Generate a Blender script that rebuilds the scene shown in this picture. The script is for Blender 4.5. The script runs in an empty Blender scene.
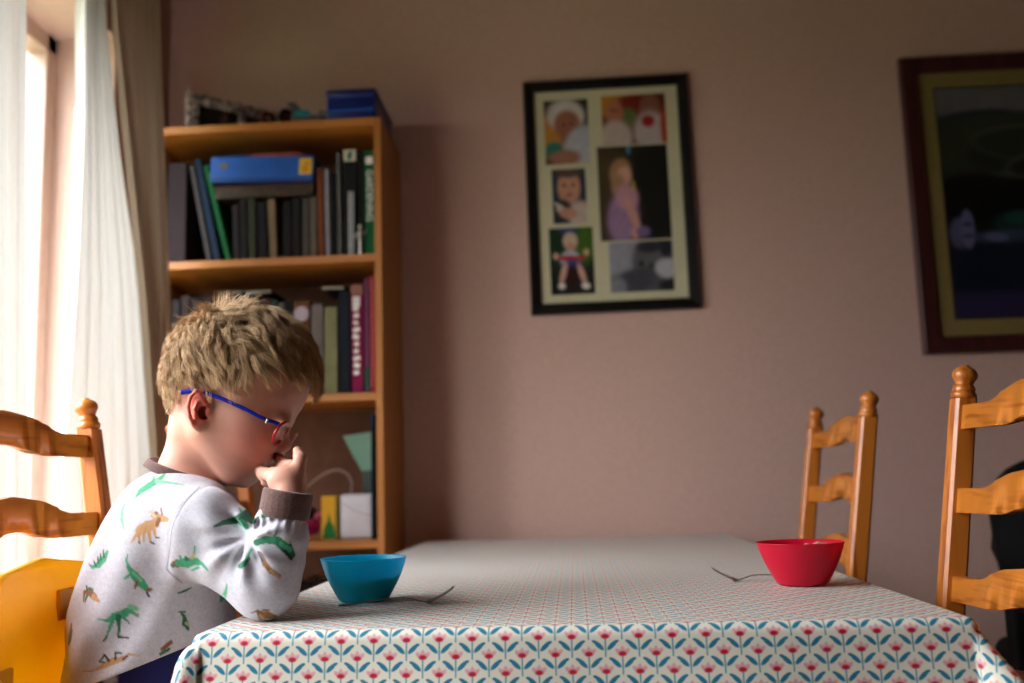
import bpy, bmesh, math, random
import numpy as np
from mathutils import Vector, Matrix
random.seed(7); rng = np.random.default_rng(7)
C = bpy.context.scene.collection
S = bpy.context.scene
H = 0.745                                   # height of the cloth on the table

# ------------------------------------------------------------------ camera
F_PX, PIT, YAW, ROL = 994.0, 0.1414, 0.0577, 0.0290
CAM = Vector((0, 0, H + 0.147))
_cy, _sy = math.cos(YAW), math.sin(YAW)
FW = Vector((-_sy*math.cos(PIT), _cy*math.cos(PIT), math.sin(PIT)))
R0 = Vector((_cy, _sy, 0)); U0 = R0.cross(FW)
RT = math.cos(ROL)*R0 - math.sin(ROL)*U0
UP = math.sin(ROL)*R0 + math.cos(ROL)*U0
cam_d = bpy.data.cameras.new('camera'); cam = bpy.data.objects.new('camera', cam_d); C.objects.link(cam)
cam_d.sensor_width = 36; cam_d.lens = F_PX/1024*36; cam_d.clip_start = 0.02
cam.matrix_world = Matrix(((RT.x, UP.x, -FW.x, CAM.x), (RT.y, UP.y, -FW.y, CAM.y), (RT.z, UP.z, -FW.z, CAM.z), (0, 0, 0, 1)))
cam_d.dof.use_dof = True; cam_d.dof.focus_distance = 1.19; cam_d.dof.aperture_fstop = 3.2
S.camera = cam
# ------------------------------------------------------------------ view, world, window light
S.view_settings.view_transform = 'Standard'; S.view_settings.look = 'None'
S.view_settings.gamma = 1; S.view_settings.use_curve_mapping = False
S.view_settings.exposure = 0.0
w = bpy.data.worlds.new('world'); S.world = w; w.use_nodes = True
bg = w.node_tree.nodes['Background']; bg.inputs[1].default_value = 9.3      # overcast sky: brighter overhead, dim below the horizon
_n = w.node_tree.nodes; _l = w.node_tree.links
_tc = _n.new('ShaderNodeTexCoord'); _sx = _n.new('ShaderNodeSeparateXYZ'); _mr = _n.new('ShaderNodeMapRange'); _cr = _n.new('ShaderNodeValToRGB')
_mr.inputs['From Min'].default_value = -1; _mr.inputs['From Max'].default_value = 1
_cr.color_ramp.elements[0].position = 0.47; _cr.color_ramp.elements[0].color = (0.16, 0.155, 0.15, 1)
_cr.color_ramp.elements[1].position = 1.0; _cr.color_ramp.elements[1].color = (3.4, 3.45, 3.52, 1)
_e = _cr.color_ramp.elements.new(0.51); _e.color = (0.64, 0.65, 0.67, 1)
_l.new(_tc.outputs['Generated'], _sx.inputs[0]); _l.new(_sx.outputs['Z'], _mr.inputs['Value']); _l.new(_mr.outputs[0], _cr.inputs[0]); _l.new(_cr.outputs[0], bg.inputs[0])
ROOM_X0, ROOM_X1, ROOM_Y0, ROOM_Y1, CEIL = -1.17, 3.6, -3.4, 2.784, 2.45
WIN = (0.15, 2.44, 0.28, 2.10)             # patio window: y0, y1, z0, z1
pl = bpy.data.lights.new('window_daylight_portal', 'AREA'); pl.shape = 'RECTANGLE'; pl.size = WIN[3]-WIN[2]; pl.size_y = WIN[1]-WIN[0]
pl.cycles.is_portal = True
po = bpy.data.objects.new('window_daylight_portal', pl); C.objects.link(po)
po.location = (ROOM_X0-0.262, (WIN[0]+WIN[1])/2, (WIN[2]+WIN[3])/2); po.rotation_euler = (0, -math.pi/2, 0)

# ------------------------------------------------------------------ helpers
def at(px, py, Y):
    """point of the plane y = Y seen at a pixel of the photograph"""
    d = FW*F_PX + RT*(px-512) + UP*(341.5-py)
    return CAM + d*(Y/d.y)
def PX(x, z, Y):
    """numpy: where (x, Y, z) falls in the photograph"""
    dx, dy, dz = x-CAM.x, Y-CAM.y, z-CAM.z
    a = dx*RT.x+dy*RT.y+dz*RT.z; b = dx*UP.x+dy*UP.y+dz*UP.z; c = dx*FW.x+dy*FW.y+dz*FW.z
    return 512+F_PX*a/c, 341.5-F_PX*b/c
def lin(c):
    c = np.asarray(c, float)/255.0
    return np.where(c <= 0.04045, c/12.92, ((c+0.055)/1.055)**2.4)
def lin4(c): return (*[float(v) for v in lin(c)], 1.0)

def nodes(name):
    m = bpy.data.materials.new(name); m.use_nodes = True
    nt = m.node_tree; return m, nt, nt.nodes['Principled BSDF']
def mat(name, col, rough=0.5, spec=0.5, var=0.0, scale=30.0, bump=0.0, metal=0.0, coat=0.0, sheen=0.0, sss=0.0, col2=None, stretch=(1, 1, 1)):
    m, nt, b = nodes(name)
    b.inputs['Base Color'].default_value = lin4(col)
    b.inputs['Roughness'].default_value = rough; b.inputs['Specular IOR Level'].default_value = spec
    b.inputs['Metallic'].default_value = metal; b.inputs['Coat Weight'].default_value = coat
    b.inputs['Sheen Weight'].default_value = sheen
    if sss: b.inputs['Subsurface Weight'].default_value = sss; b.inputs['Subsurface Radius'].default_value = (0.01, 0.004, 0.002); b.inputs['Subsurface Scale'].default_value = 1.0
    tc = nt.nodes.new('ShaderNodeTexCoord'); mp = nt.nodes.new('ShaderNodeMapping'); mp.inputs['Scale'].default_value = stretch
    nz = nt.nodes.new('ShaderNodeTexNoise'); nz.inputs['Scale'].default_value = scale; nz.inputs['Detail'].default_value = 4
    nt.links.new(tc.outputs['Object'], mp.inputs[0]); nt.links.new(mp.outputs[0], nz.inputs['Vector'])
    c2 = col2 if col2 is not None else tuple(max(0, v*(1-var)) for v in col)
    rp = nt.nodes.new('ShaderNodeValToRGB'); rp.color_ramp.elements[0].position = 0.35; rp.color_ramp.elements[1].position = 0.65
    rp.color_ramp.elements[0].color = lin4(c2); rp.color_ramp.elements[1].color = lin4(col)
    nt.links.new(nz.outputs['Fac'], rp.inputs[0]); nt.links.new(rp.outputs[0], b.inputs['Base Color'])
    if bump:
        bp = nt.nodes.new('ShaderNodeBump'); bp.inputs['Strength'].default_value = bump; bp.inputs['Distance'].default_value = 0.002
        nt.links.new(nz.outputs['Fac'], bp.inputs['Height']); nt.links.new(bp.outputs[0], b.inputs['Normal'])
    return m
def wood(name, light, dark, axis=1, rough=0.33, coat=0.25, sc=1.0):
    m, nt, b = nodes(name)
    N = nt.nodes.new; L = nt.links.new
    tc = N('ShaderNodeTexCoord'); mp = N('ShaderNodeMapping')
    s = [85*sc, 85*sc, 85*sc]; s[axis] = 1.3*sc; mp.inputs['Scale'].default_value = s
    L(tc.outputs['Object'], mp.inputs[0])
    nz = N('ShaderNodeTexNoise'); nz.inputs['Scale'].default_value = 0.9; nz.inputs['Detail'].default_value = 2; nz.inputs['Distortion'].default_value = 0.12
    L(mp.outputs[0], nz.inputs['Vector'])
    mu = N('ShaderNodeMath'); mu.operation = 'MULTIPLY'; mu.inputs[1].default_value = 16; L(nz.outputs['Fac'], mu.inputs[0])
    si = N('ShaderNodeMath'); si.operation = 'SINE'; L(mu.outputs[0], si.inputs[0])
    rp = N('ShaderNodeValToRGB'); rp.color_ramp.elements[0].position = 0.0; rp.color_ramp.elements[1].position = 0.75
    rp.color_ramp.elements[0].color = lin4(dark); rp.color_ramp.elements[1].color = lin4(light)
    ma = N('ShaderNodeMath'); ma.operation = 'MULTIPLY_ADD'; ma.inputs[1].default_value = .5; ma.inputs[2].default_value = .5; L(si.outputs[0], ma.inputs[0])
    L(ma.outputs[0], rp.inputs[0]); L(rp.outputs[0], b.inputs['Base Color'])
    b.inputs['Roughness'].default_value = rough; b.inputs['Coat Weight'].default_value = coat; b.inputs['Coat Roughness'].default_value = 0.25
    return m
def mat_attr(name, rough=0.6, spec=0.4, sss=0.0, sheen=0.0, coat=0.0, bump=0.0, bscale=400):
    m, nt, b = nodes(name)
    a = nt.nodes.new('ShaderNodeAttribute'); a.attribute_name = 'paint'
    nt.links.new(a.outputs['Color'], b.inputs['Base Color'])
    b.inputs['Roughness'].default_value = rough; b.inputs['Specular IOR Level'].default_value = spec
    b.inputs['Sheen Weight'].default_value = sheen; b.inputs['Coat Weight'].default_value = coat
    if sss:
        b.inputs['Subsurface Weight'].default_value = sss; b.inputs['Subsurface Radius'].default_value = (1.0, 0.35, 0.2); b.inputs['Subsurface Scale'].default_value = 0.006
    if bump:
        nz = nt.nodes.new('ShaderNodeTexNoise'); nz.inputs['Scale'].default_value = bscale
        tc = nt.nodes.new('ShaderNodeTexCoord'); nt.links.new(tc.outputs['Object'], nz.inputs['Vector'])
        bp = nt.nodes.new('ShaderNodeBump'); bp.inputs['Strength'].default_value = bump; bp.inputs['Distance'].default_value = 0.001
        nt.links.new(nz.outputs['Fac'], bp.inputs['Height']); nt.links.new(bp.outputs[0], b.inputs['Normal'])
    return m

def tag(o, label=None, cat=None, group=None, kind=None):
    if label: o['label'] = label
    if cat: o['category'] = cat
    if group: o['group'] = group
    if kind: o['kind'] = kind
    return o
def empty(name, loc=(0, 0, 0), rz=0.0, label=None, cat=None, group=None):
    o = bpy.data.objects.new(name, None); C.objects.link(o); o.location = loc; o.rotation_euler = (0, 0, rz)
    o.empty_display_size = 0.05
    return tag(o, label, cat, group)
def obj(name, bm, m, parent=None, smooth=False, label=None):
    me = bpy.data.meshes.new(name); bmesh.ops.recalc_face_normals(bm, faces=bm.faces); bm.to_mesh(me); bm.free()
    o = bpy.data.objects.new(name, me); C.objects.link(o)
    for mm in (m if isinstance(m, (list, tuple)) else [m]): me.materials.append(mm)
    if smooth: me.polygons.foreach_set('use_smooth', [True]*len(me.polygons))
    if parent is not None: o.parent = parent
    if label: o['label'] = label
    return o
def obj_np(name, V, Fc, m, parent=None, smooth=True, paint=None, uv=None):
    me = bpy.data.meshes.new(name); me.vertices.add(len(V)); me.vertices.foreach_set('co', np.ascontiguousarray(V, np.float32).ravel())
    Fc = np.asarray(Fc); n, k = Fc.shape
    me.loops.add(n*k); me.loops.foreach_set('vertex_index', Fc.astype(np.int32).ravel())
    me.polygons.add(n); me.polygons.foreach_set('loop_start', (np.arange(n)*k).astype(np.int32))
    me.polygons.foreach_set('use_smooth', np.full(n, smooth))
    me.update(calc_edges=True); me.validate()
    if paint is not None:
        a = me.color_attributes.new('paint', 'FLOAT_COLOR', 'POINT')
        c = np.ones((len(V), 4), np.float32); c[:, :3] = paint; a.data.foreach_set('color', c.ravel())
    if uv is not None:
        l = me.uv_layers.new(name='flat'); idx = np.empty(len(me.loops), np.int32); me.loops.foreach_get('vertex_index', idx)
        l.data.foreach_set('uv', np.ascontiguousarray(np.asarray(uv, np.float32)[idx]).ravel())
    me.materials.append(m)
    o = bpy.data.objects.new(name, me); C.objects.link(o)
    if parent is not None: o.parent = parent
    return o
def struct(name, bm, m, parent=None, smooth=False):
    o = obj(name, bm, m, parent, smooth)
    if parent is None: o['kind'] = 'structure'
    return o
def bx(bm, c, s, bev=0.0, rot=None, seg=2):
    r = bmesh.ops.create_cube(bm, size=1.0); vs = r['verts']
    bmesh.ops.scale(bm, vec=s, verts=vs)
    if bev:
        es = list({e for v in vs for e in v.link_edges})
        r2 = bmesh.ops.bevel(bm, geom=es, offset=bev, segments=seg, affect='EDGES', profile=0.5)
        vs = list({v for f in r2['faces'] for v in f.verts} | {v for v in vs if v.is_valid})
    if rot is not None: bmesh.ops.rotate(bm, cent=(0, 0, 0), matrix=rot, verts=vs)
    bmesh.ops.translate(bm, vec=c, verts=vs)
    return vs
def BX(c, s, bev=0.0, rot=None, seg=2):
    bm = bmesh.new(); bx(bm, c, s, bev, rot, seg); return bm
def lathe(bm, prof, n=32, M=Matrix(), cap=True):
    rings = []
    for r, z in prof:
        rings.append([bm.verts.new(M @ Vector((r*math.cos(2*math.pi*i/n), r*math.sin(2*math.pi*i/n), z))) for i in range(n)])
    for a, b in zip(rings, rings[1:]):
        for i in range(n): bm.faces.new((a[i], a[(i+1) % n], b[(i+1) % n], b[i]))
    if cap: bm.faces.new(rings[0][::-1]); bm.faces.new(rings[-1])
def tube(bm, pts, rad, n=10, flat=(1, 1), upv=None):
    pts = [Vector(p) for p in pts]; rad = rad if isinstance(rad, (list, tuple)) else [rad]*len(pts)
    rings = []; prev = None
    for i, p in enumerate(pts):
        t = (pts[min(i+1, len(pts)-1)]-pts[max(i-1, 0)]).normalized()
        u = upv if upv is not None else (prev if prev is not None else (Vector((0, 0, 1)) if abs(t.z) < .9 else Vector((1, 0, 0))))
        s_ = t.cross(u).normalized(); u = s_.cross(t).normalized(); prev = u
        rings.append([bm.verts.new(p + s_*rad[i]*flat[0]*math.cos(2*math.pi*k/n) + u*rad[i]*flat[1]*math.sin(2*math.pi*k/n)) for k in range(n)])
    for a, b in zip(rings, rings[1:]):
        for i in range(n): bm.faces.new((a[i], a[(i+1) % n], b[(i+1) % n], b[i]))
    bm.faces.new(rings[0][::-1]); bm.faces.new(rings[-1])
def spline(pts, n=8):
    P = [Vector(p) for p in pts]; out = []
    for i in range(len(P)-1):
        a, b, c, d = P[max(i-1, 0)], P[i], P[i+1], P[min(i+2, len(P)-1)]
        for k in range(n):
            t = k/n; out.append(0.5*((2*b)+(c-a)*t+(2*a-5*b+4*c-d)*t*t+(3*b-a-3*c+d)*t**3))
    out.append(P[-1]); return out
def prism(bm, outline, d0, d1, M=Matrix()):
    """outline of (a, b); extruded along the third axis from d0 to d1"""
    lo = [bm.verts.new(M @ Vector((a, b, d0))) for a, b in outline]; hi = [bm.verts.new(M @ Vector((a, b, d1))) for a, b in outline]
    n = len(lo); bm.faces.new(lo[::-1]); bm.faces.new(hi)
    for i in range(n): bm.faces.new((lo[i], lo[(i+1) % n], hi[(i+1) % n], hi[i]))
def copy_tree(o, parent=None):
    c = o.copy(); C.objects.link(c)
    if parent is not None: c.parent = parent
    for ch in list(o.children): copy_tree(ch, c)
    return c
def RY(a): return Matrix.Rotation(a, 3, 'Y')
def RZ(a): return Matrix.Rotation(a, 3, 'Z')
def RX(a): return Matrix.Rotation(a, 3, 'X')

# ------------------------------------------------------------------ materials
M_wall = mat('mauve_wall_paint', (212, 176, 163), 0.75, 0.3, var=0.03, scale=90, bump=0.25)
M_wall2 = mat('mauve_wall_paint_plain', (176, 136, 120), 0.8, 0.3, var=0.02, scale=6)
M_ceil = mat('ceiling_paint', (108, 86, 72), 0.9, 0.2, var=0.02)
M_floor = wood('floor_boards', (84, 60, 42), (64, 44, 30), 1, 0.45, 0.1, 0.3)
M_trim = mat('white_trim_paint', (225, 220, 212), 0.45, 0.5, var=0.03)
M_pine_z = wood('varnished_pine_upright', (198, 116, 40), (160, 82, 22), 2)
M_pine_y = wood('varnished_pine_across', (202, 122, 44), (166, 86, 24), 1)
M_pine_x = wood('varnished_pine_along', (198, 116, 40), (160, 82, 22), 0)
M_case_z = wood('bookcase_veneer_upright', (180, 114, 42), (160, 96, 30), 2, 0.45, 0.1)
M_case_x = wood('bookcase_veneer_across', (180, 114, 42), (160, 96, 30), 0, 0.45, 0.1)
M_black = mat('black_frame_lacquer', (14, 13, 13), 0.35, 0.5, var=0.2)
M_steel = mat('brushed_steel', (170, 165, 158), 0.28, 0.5, var=0.1, metal=1.0)
M_blackplastic = mat('black_fabric', (13, 12, 13), 0.8, 0.3, var=0.3, scale=200)

# ------------------------------------------------------------------ the room
X0, X1, Y0, Y1 = ROOM_X0, ROOM_X1, ROOM_Y0, ROOM_Y1; TH = 0.25
struct('floor', BX(((X0+X1)/2, (Y0+Y1)/2, -0.05), (X1-X0+2*TH, Y1-Y0+2*TH, 0.1)), M_floor)
struct('ceiling', BX(((X0+X1)/2, (Y0+Y1)/2, CEIL+0.05), (X1-X0+2*TH, Y1-Y0+2*TH, 0.1)), M_ceil)
struct('wall_back', BX(((X0+X1)/2, Y1+TH/2, CEIL/2), (X1-X0+2*TH, TH, CEIL)), M_wall)
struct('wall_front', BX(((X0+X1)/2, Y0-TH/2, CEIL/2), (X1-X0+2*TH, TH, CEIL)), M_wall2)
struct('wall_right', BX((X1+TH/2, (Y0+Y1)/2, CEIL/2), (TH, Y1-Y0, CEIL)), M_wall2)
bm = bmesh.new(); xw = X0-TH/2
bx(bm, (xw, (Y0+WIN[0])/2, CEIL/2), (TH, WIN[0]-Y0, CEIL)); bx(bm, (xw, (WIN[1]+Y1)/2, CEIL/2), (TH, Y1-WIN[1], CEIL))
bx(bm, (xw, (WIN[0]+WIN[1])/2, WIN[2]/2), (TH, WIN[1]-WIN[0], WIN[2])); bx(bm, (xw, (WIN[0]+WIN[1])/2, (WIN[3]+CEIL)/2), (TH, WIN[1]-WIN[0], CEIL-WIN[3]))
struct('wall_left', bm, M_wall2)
for nm, c, s in (('baseboard_back', ((X0+X1)/2, Y1-0.008, 0.05), (X1-X0, 0.016, 0.1)), ('baseboard_right', (X1-0.008, (Y0+Y1)/2, 0.05), (0.016, Y1-Y0-0.04, 0.1))):
    struct(nm, BX(c, s, 0.004), M_trim)
# window: frame, mullions, glass, sill
m_glass, nt, b = nodes('window_glass')
tr = nt.nodes.new('ShaderNodeBsdfTransparent'); gl = nt.nodes.new('ShaderNodeBsdfGlossy'); gl.inputs['Roughness'].default_value = 0.02
lw = nt.nodes.new('ShaderNodeLayerWeight'); p5 = nt.nodes.new('ShaderNodeMath'); p5.operation = 'POWER'; p5.inputs[1].default_value = 5.0; nt.links.new(lw.outputs['Facing'], p5.inputs[0])
fr = nt.nodes.new('ShaderNodeMath'); fr.operation = 'MULTIPLY_ADD'; fr.inputs[1].default_value = 0.6; fr.inputs[2].default_value = 0.03; nt.links.new(p5.outputs[0], fr.inputs[0]); mx = nt.nodes.new('ShaderNodeMixShader')
nt.links.new(fr.outputs[0], mx.inputs[0]); nt.links.new(tr.outputs[0], mx.inputs[1]); nt.links.new(gl.outputs[0], mx.inputs[2])
nt.links.new(mx.outputs[0], nt.nodes['Material Output'].inputs[0]); nt.nodes.remove(b)
M_winframe = mat('window_frame_paint', (200, 172, 158), 0.4, 0.5, var=0.05)
wroot = empty('window_1', (X0-0.19, 0, 0)); wroot['kind'] = 'structure'
bm = bmesh.new(); fw = 0.055
for yy in (WIN[0]+fw/2, WIN[1]-fw/2, 1.3): bx(bm, (0, yy, (WIN[2]+WIN[3])/2), (0.06, fw, WIN[3]-WIN[2]), 0.004)
for zz in (WIN[2]+fw/2, WIN[3]-fw/2): bx(bm, (0, (WIN[0]+WIN[1])/2, zz), (0.06, WIN[1]-WIN[0], fw), 0.004)
obj('window_frame', bm, M_winframe, wroot)
obj('pane', BX((0, (WIN[0]+1.3)/2, (WIN[2]+WIN[3])/2), (0.006, 1.3-WIN[0]-fw, WIN[3]-WIN[2]-2*fw)), m_glass, wroot)
obj('pane', BX((0, (WIN[1]+1.3)/2, (WIN[2]+WIN[3])/2), (0.006, WIN[1]-1.3-fw, WIN[3]-WIN[2]-2*fw)), m_glass, wroot)
obj('window_sill', BX((0.125, (WIN[0]+WIN[1])/2, WIN[2]+0.012), (0.25, WIN[1]-WIN[0], 0.024), 0.005), M_trim, wroot)
bm = bmesh.new(); bx(bm, (X0-0.124, WIN[1]-0.004, (WIN[2]+WIN[3])/2), (0.246, 0.008, WIN[3]-WIN[2])); bx(bm, (X0-0.124, (WIN[0]+WIN[1])/2-0.004, WIN[3]-0.004), (0.246, WIN[1]-WIN[0]-0.01, 0.008))
struct('trim_window_reveal', bm, mat('lit_reveal_paint', (206, 176, 164), 0.6, 0.3, var=0.02))  # jamb cover in lightened wall mauve, the daylight on it put into the colour
# outside: the pale rendered wall of the house next door and the ground
M_render = mat('pale_pink_render', (196, 164, 150), 0.9, 0.2, var=0.04, scale=3)
struct('trim_neighbour_wall', BX((-4.2, 7.5, 2.6), (0.3, 9.0, 6.0), 0.01), M_render)
struct('floor_outside', BX((-8.5, 3, -0.15), (14, 26, 0.1)), mat('lawn', (84, 92, 60), 0.9, 0.2, var=0.1, scale=2))

# ------------------------------------------------------------------ curtains on the window wall
def fabric(name, col, trans):
    m, nt, b = nodes(name); nt.nodes.remove(b)
    d = nt.nodes.new('ShaderNodeBsdfDiffuse'); t = nt.nodes.new('ShaderNodeBsdfTranslucent'); x = nt.nodes.new('ShaderNodeMixShader')
    wv = nt.nodes.new('ShaderNodeTexNoise'); wv.inputs['Scale'].default_value = 260
    rp = nt.nodes.new('ShaderNodeValToRGB'); rp.color_ramp.elements[0].color = lin4([c*0.96 for c in col]); rp.color_ramp.elements[1].color = lin4(col)
    tc = nt.nodes.new('ShaderNodeTexCoord'); nt.links.new(tc.outputs['Object'], wv.inputs['Vector']); nt.links.new(wv.outputs['Fac'], rp.inputs[0])
    nt.links.new(rp.outputs[0], d.inputs[0]); nt.links.new(rp.outputs[0], t.inputs[0])
    x.inputs[0].default_value = trans; nt.links.new(d.outputs[0], x.inputs[1]); nt.links.new(t.outputs[0], x.inputs[2])
    nt.links.new(x.outputs[0], nt.nodes['Material Output'].inputs[0]); return m
M_sheer = fabric('white_sheer_cloth', (238, 238, 236), 0.18)
M_drape = fabric('shade_beige_cloth', (192, 174, 152), 0.05)  # same cloth as the sheer; beige puts in its shade over the wall
def yof(px, X, z=1.2):
    lo, hi = 0.6, 4.0
    for _ in range(40):
        y = (lo+hi)/2
        if PX(X, z, y)[0] < px: lo = y
        else: hi = y
    return min(y, 2.445)
def curtain(name, X, keys, ztop, zbot, folds, amp, m, label, seed):
    """keys: (z, y0, y1) from top to bottom; a pleated sheet hanging beside the window wall"""
    r = np.random.default_rng(seed); nu, nv = folds*14, 70
    u = np.linspace(0, 1, nu); ph = np.cumsum(0.6+0.8*np.interp(u, np.linspace(0, 1, folds*2), r.random(folds*2))); ph = ph/ph[-1]*folds*2*math.pi
    V = []
    for z in np.linspace(ztop, zbot, nv):
        kz = [k[0] for k in keys][::-1]
        a = np.interp(z, kz, [k[1] for k in keys][::-1]); b_ = np.interp(z, kz, [k[2] for k in keys][::-1])
        t = (ztop-z)/(ztop-zbot)
        y = a+(b_-a)*(u+0.012*np.sin(ph*2+t*2)); x = X+amp*(0.6+0.4*t)*np.sin(ph+0.5*np.sin(3*t+u*5))+0.25*amp*np.sin(2.3*ph+4*t)
        V.append(np.stack([x, y, np.full(nu, z)], 1))
    V = np.concatenate(V); i = np.arange(nv-1)[:, None]*nu+np.arange(nu-1)[None]
    Fc = np.stack([i, i+1, i+1+nu, i+nu], -1).reshape(-1, 4)
    o = obj_np(name, V, Fc, m)
    tag(o, label, 'curtain'); return o
XS, XD = -1.045, -1.0
zt = 2.31
def keys(X, rows): return [(z, yof(a, X, z), yof(b_, X, z)) for z, a, b_ in rows]
curtain('sheer_curtain', XS, keys(XS, [(zt, 88, 100), (1.95, 80, 104), (1.70, 78, 118), (1.35, 70, 140), (0.95, 56, 158), (0.03, 50, 165)]), zt, 0.03, 7, 0.020, M_sheer,
        'white sheer curtain hanging left of the bookcase and spreading wider towards the floor', 3)
curtain('shaded_curtain', XD, keys(XD, [(zt, 108, 160), (1.95, 112, 162), (1.35, 142, 168), (0.9, 156, 172), (0.03, 158, 174)]), zt, 0.03, 5, 0.014, M_drape,
        'curtain toned beige as if in shade between the white sheer curtain and the bookcase', 5)
curtain('sheer_curtain', XS, keys(XS, [(zt, -60, 30), (1.2, -60, 27), (0.03, -60, 24)]), zt, 0.03, 5, 0.014, M_sheer,
        'pale curtain cut off by the left edge of the photo', 9)
rod = empty('curtain_rod', (-1.03, 0, zt+0.03), 0, 'white curtain rod above the window', 'curtain rod')
bm = bmesh.new(); tube(bm, [(0, -1.1, 0), (0, 2.6, 0)], 0.012, 12); obj('rod', bm, M_trim, rod, True)
for yy in (-1.0, 0.8, 2.58):
    obj('bracket', BX((-0.07, yy, 0), (0.14, 0.02, 0.03), 0.003), M_trim, rod)

# ------------------------------------------------------------------ table and cloth
TX0, TX1, TY0, TY1 = -0.406, 0.400, 1.046, 2.692
tb = empty('dining_table', ((TX0+TX1)/2, (TY0+TY1)/2, 0), 0, 'long dining table under the flower-patterned cloth, in front of the back wall', 'table')
obj('tabletop', BX((0, 0, H-0.0175), (TX1-TX0-0.012, TY1-TY0-0.012, 0.028), 0.008), M_pine_y, tb)
for sy in (-0.45, 0.45):
    bm = bmesh.new(); bx(bm, (-0.04, sy, 0.37), (0.07, 0.09, 0.66), 0.008); obj('leg', bm, M_pine_z, tb)
    obj('foot', BX((-0.04, sy, 0.025), (0.2, 0.08, 0.05), 0.01), M_pine_x, tb)
    obj('bearer', BX((-0.04, sy, 0.694), (0.3, 0.07, 0.036), 0.008), M_pine_x, tb)
obj('stretcher', BX((-0.04, 0, 0.2), (0.03, 0.83, 0.08), 0.006), M_pine_y, tb)
def cloth_map(a, b_, drop=0.15, R=0.012):
    """flat cloth point (a, b) -> draped point over the table edges"""
    x = np.clip(a, TX0+R, TX1-R); y = np.clip(b_, TY0+R, TY1-R)
    da = np.abs(a-x); db = np.abs(b_-y); sa = np.sign(a-x); sb = np.sign(b_-y)
    r = np.hypot(da, db); th = np.arctan2(db, da)
    arc = R*math.pi/2
    out = np.where(r < arc, R*np.sin(np.minimum(r, arc)/R), R); dn = np.where(r < arc, R*(1-np.cos(np.minimum(r, arc)/R)), R+(r-arc))
    ext = np.maximum(r-arc, 0)
    fold = np.sin(2*th)**2*np.where((da > 0) & (db > 0), 1, 0)
    sat = 1-np.exp(-ext/0.02)
    flare = np.where((a < 0) & (sa != 0), 0.010*sat+0.014*sat*fold, ext*(0.12+0.52*fold))
    dn = dn-ext+np.sqrt(np.maximum(ext**2-flare**2, 0)); out = out+flare
    wob = 0.004*np.sin(a*23+b_*17)*np.minimum(ext/0.08, 1)
    c, s = np.where(r > 0, da/np.maximum(r, 1e-9), 0), np.where(r > 0, db/np.maximum(r, 1e-9), 0)
    return np.stack([x+sa*c*(out+wob), y+sb*s*(out+wob), H-dn], -1)
def axis(lo, hi, drop):
    return np.unique(np.round(np.concatenate([np.linspace(lo-drop, lo-0.005, 26), np.linspace(lo-0.005, lo+0.02, 14), np.linspace(lo+0.02, hi-0.02, 30), np.linspace(hi-0.02, hi+0.005, 14), np.linspace(hi+0.005, hi+drop, 26)]), 5))
ua, ub = axis(TX0, TX1, 0.15), axis(TY0, TY1, 0.15)
A, B = np.meshgrid(ua, ub); V = cloth_map(A.ravel(), B.ravel())
i = np.arange(len(ub)-1)[:, None]*len(ua)+np.arange(len(ua)-1)[None]
Fc = np.stack([i, i+1, i+1+len(ua), i+len(ua)], -1).reshape(-1, 4)
# oilcloth material: rows of flowers, half-drop repeat
m_cloth, nt, b = nodes('flower_oilcloth')
class E:
    def __init__(s, v): s.v = v
    def _op(s, op, o=None, o2=None):
        n = nt.nodes.new('ShaderNodeMath'); n.operation = op
        for k, x in enumerate((s, o, o2)):
            if x is None: continue
            if isinstance(x, E) and not isinstance(x.v, (int, float)): nt.links.new(x.v, n.inputs[k])
            else: n.inputs[k].default_value = x.v if isinstance(x, E) else x
        return E(n.outputs[0])
    def __add__(s, o): return s._op('ADD', o)
    def __sub__(s, o): return s._op('SUBTRACT', o)
    def __mul__(s, o): return s._op('MULTIPLY', o)
    def __truediv__(s, o): return s._op('DIVIDE', o)
    def abs(s): return s._op('ABSOLUTE')
    def mod(s, o): return s._op('FLOORED_MODULO', o)
    def max(s, o): return s._op('MAXIMUM', o)
    def min(s, o): return s._op('MINIMUM', o)
    def clamp(s): return s._op('MAXIMUM', 0.0)._op('MINIMUM', 1.0)
    def sin(s): return s._op('SINE')
uvn = nt.nodes.new('ShaderNodeUVMap'); uvn.uv_map = 'flat'; sp = nt.nodes.new('ShaderNodeSeparateXYZ'); nt.links.new(uvn.outputs[0], sp.inputs[0])
Ux = E(sp.outputs[0])*1000.0; Uy = E(sp.outputs[1])*1000.0        # millimetres of flat cloth
CW, CH, PX0, PY0 = 33.9, 34.2, -42.3, 8.0
def ell(x, y, cx, cy, a, b_, rot=0.0, soft=0.35):
    dx = x-cx; dy = y-cy; c, s = math.cos(rot), math.sin(rot)
    p = (dx*c+dy*s)/a; q = (dy*c-dx*s)/b_
    return ((E(1.0)-(p*p+q*q))/soft).clamp()
def motif(ox, oy):
    x = ((Ux-(PX0+ox)).mod(CW))-CW/2; y = ((Uy-(PY0+oy)).mod(CH))-CH/2; ax = x.abs()
    crim = ell(ax, y, 0, 7.2, 5.2, 3.0, 0, 0.7)
    pink = ell(ax, y, 0, 9.0, 6.6, 4.6, 0, 0.9).max(ell(ax, y, 4.8, 9.8, 2.6, 4.2, -0.7, 0.9)).max(ell(ax, y, 0, 12.6, 2.0, 2.8, 0, 0.9))
    stem = (((E(1.1)-ax)/0.5).clamp())*(((E(5.5)-y)/1.0).clamp())*(((y+13.5)/1.0).clamp())
    leaf = ell(ax, y, 6.6, -1.6, 7.4, 2.7, 0.74, 0.5).max(ell(ax, y, 10.6, 1.9, 3.8, 1.8, 0.42, 0.5))
    return crim, pink, leaf, stem
a1, a2 = motif(0, 0), motif(CW/2, CH/2)
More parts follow.
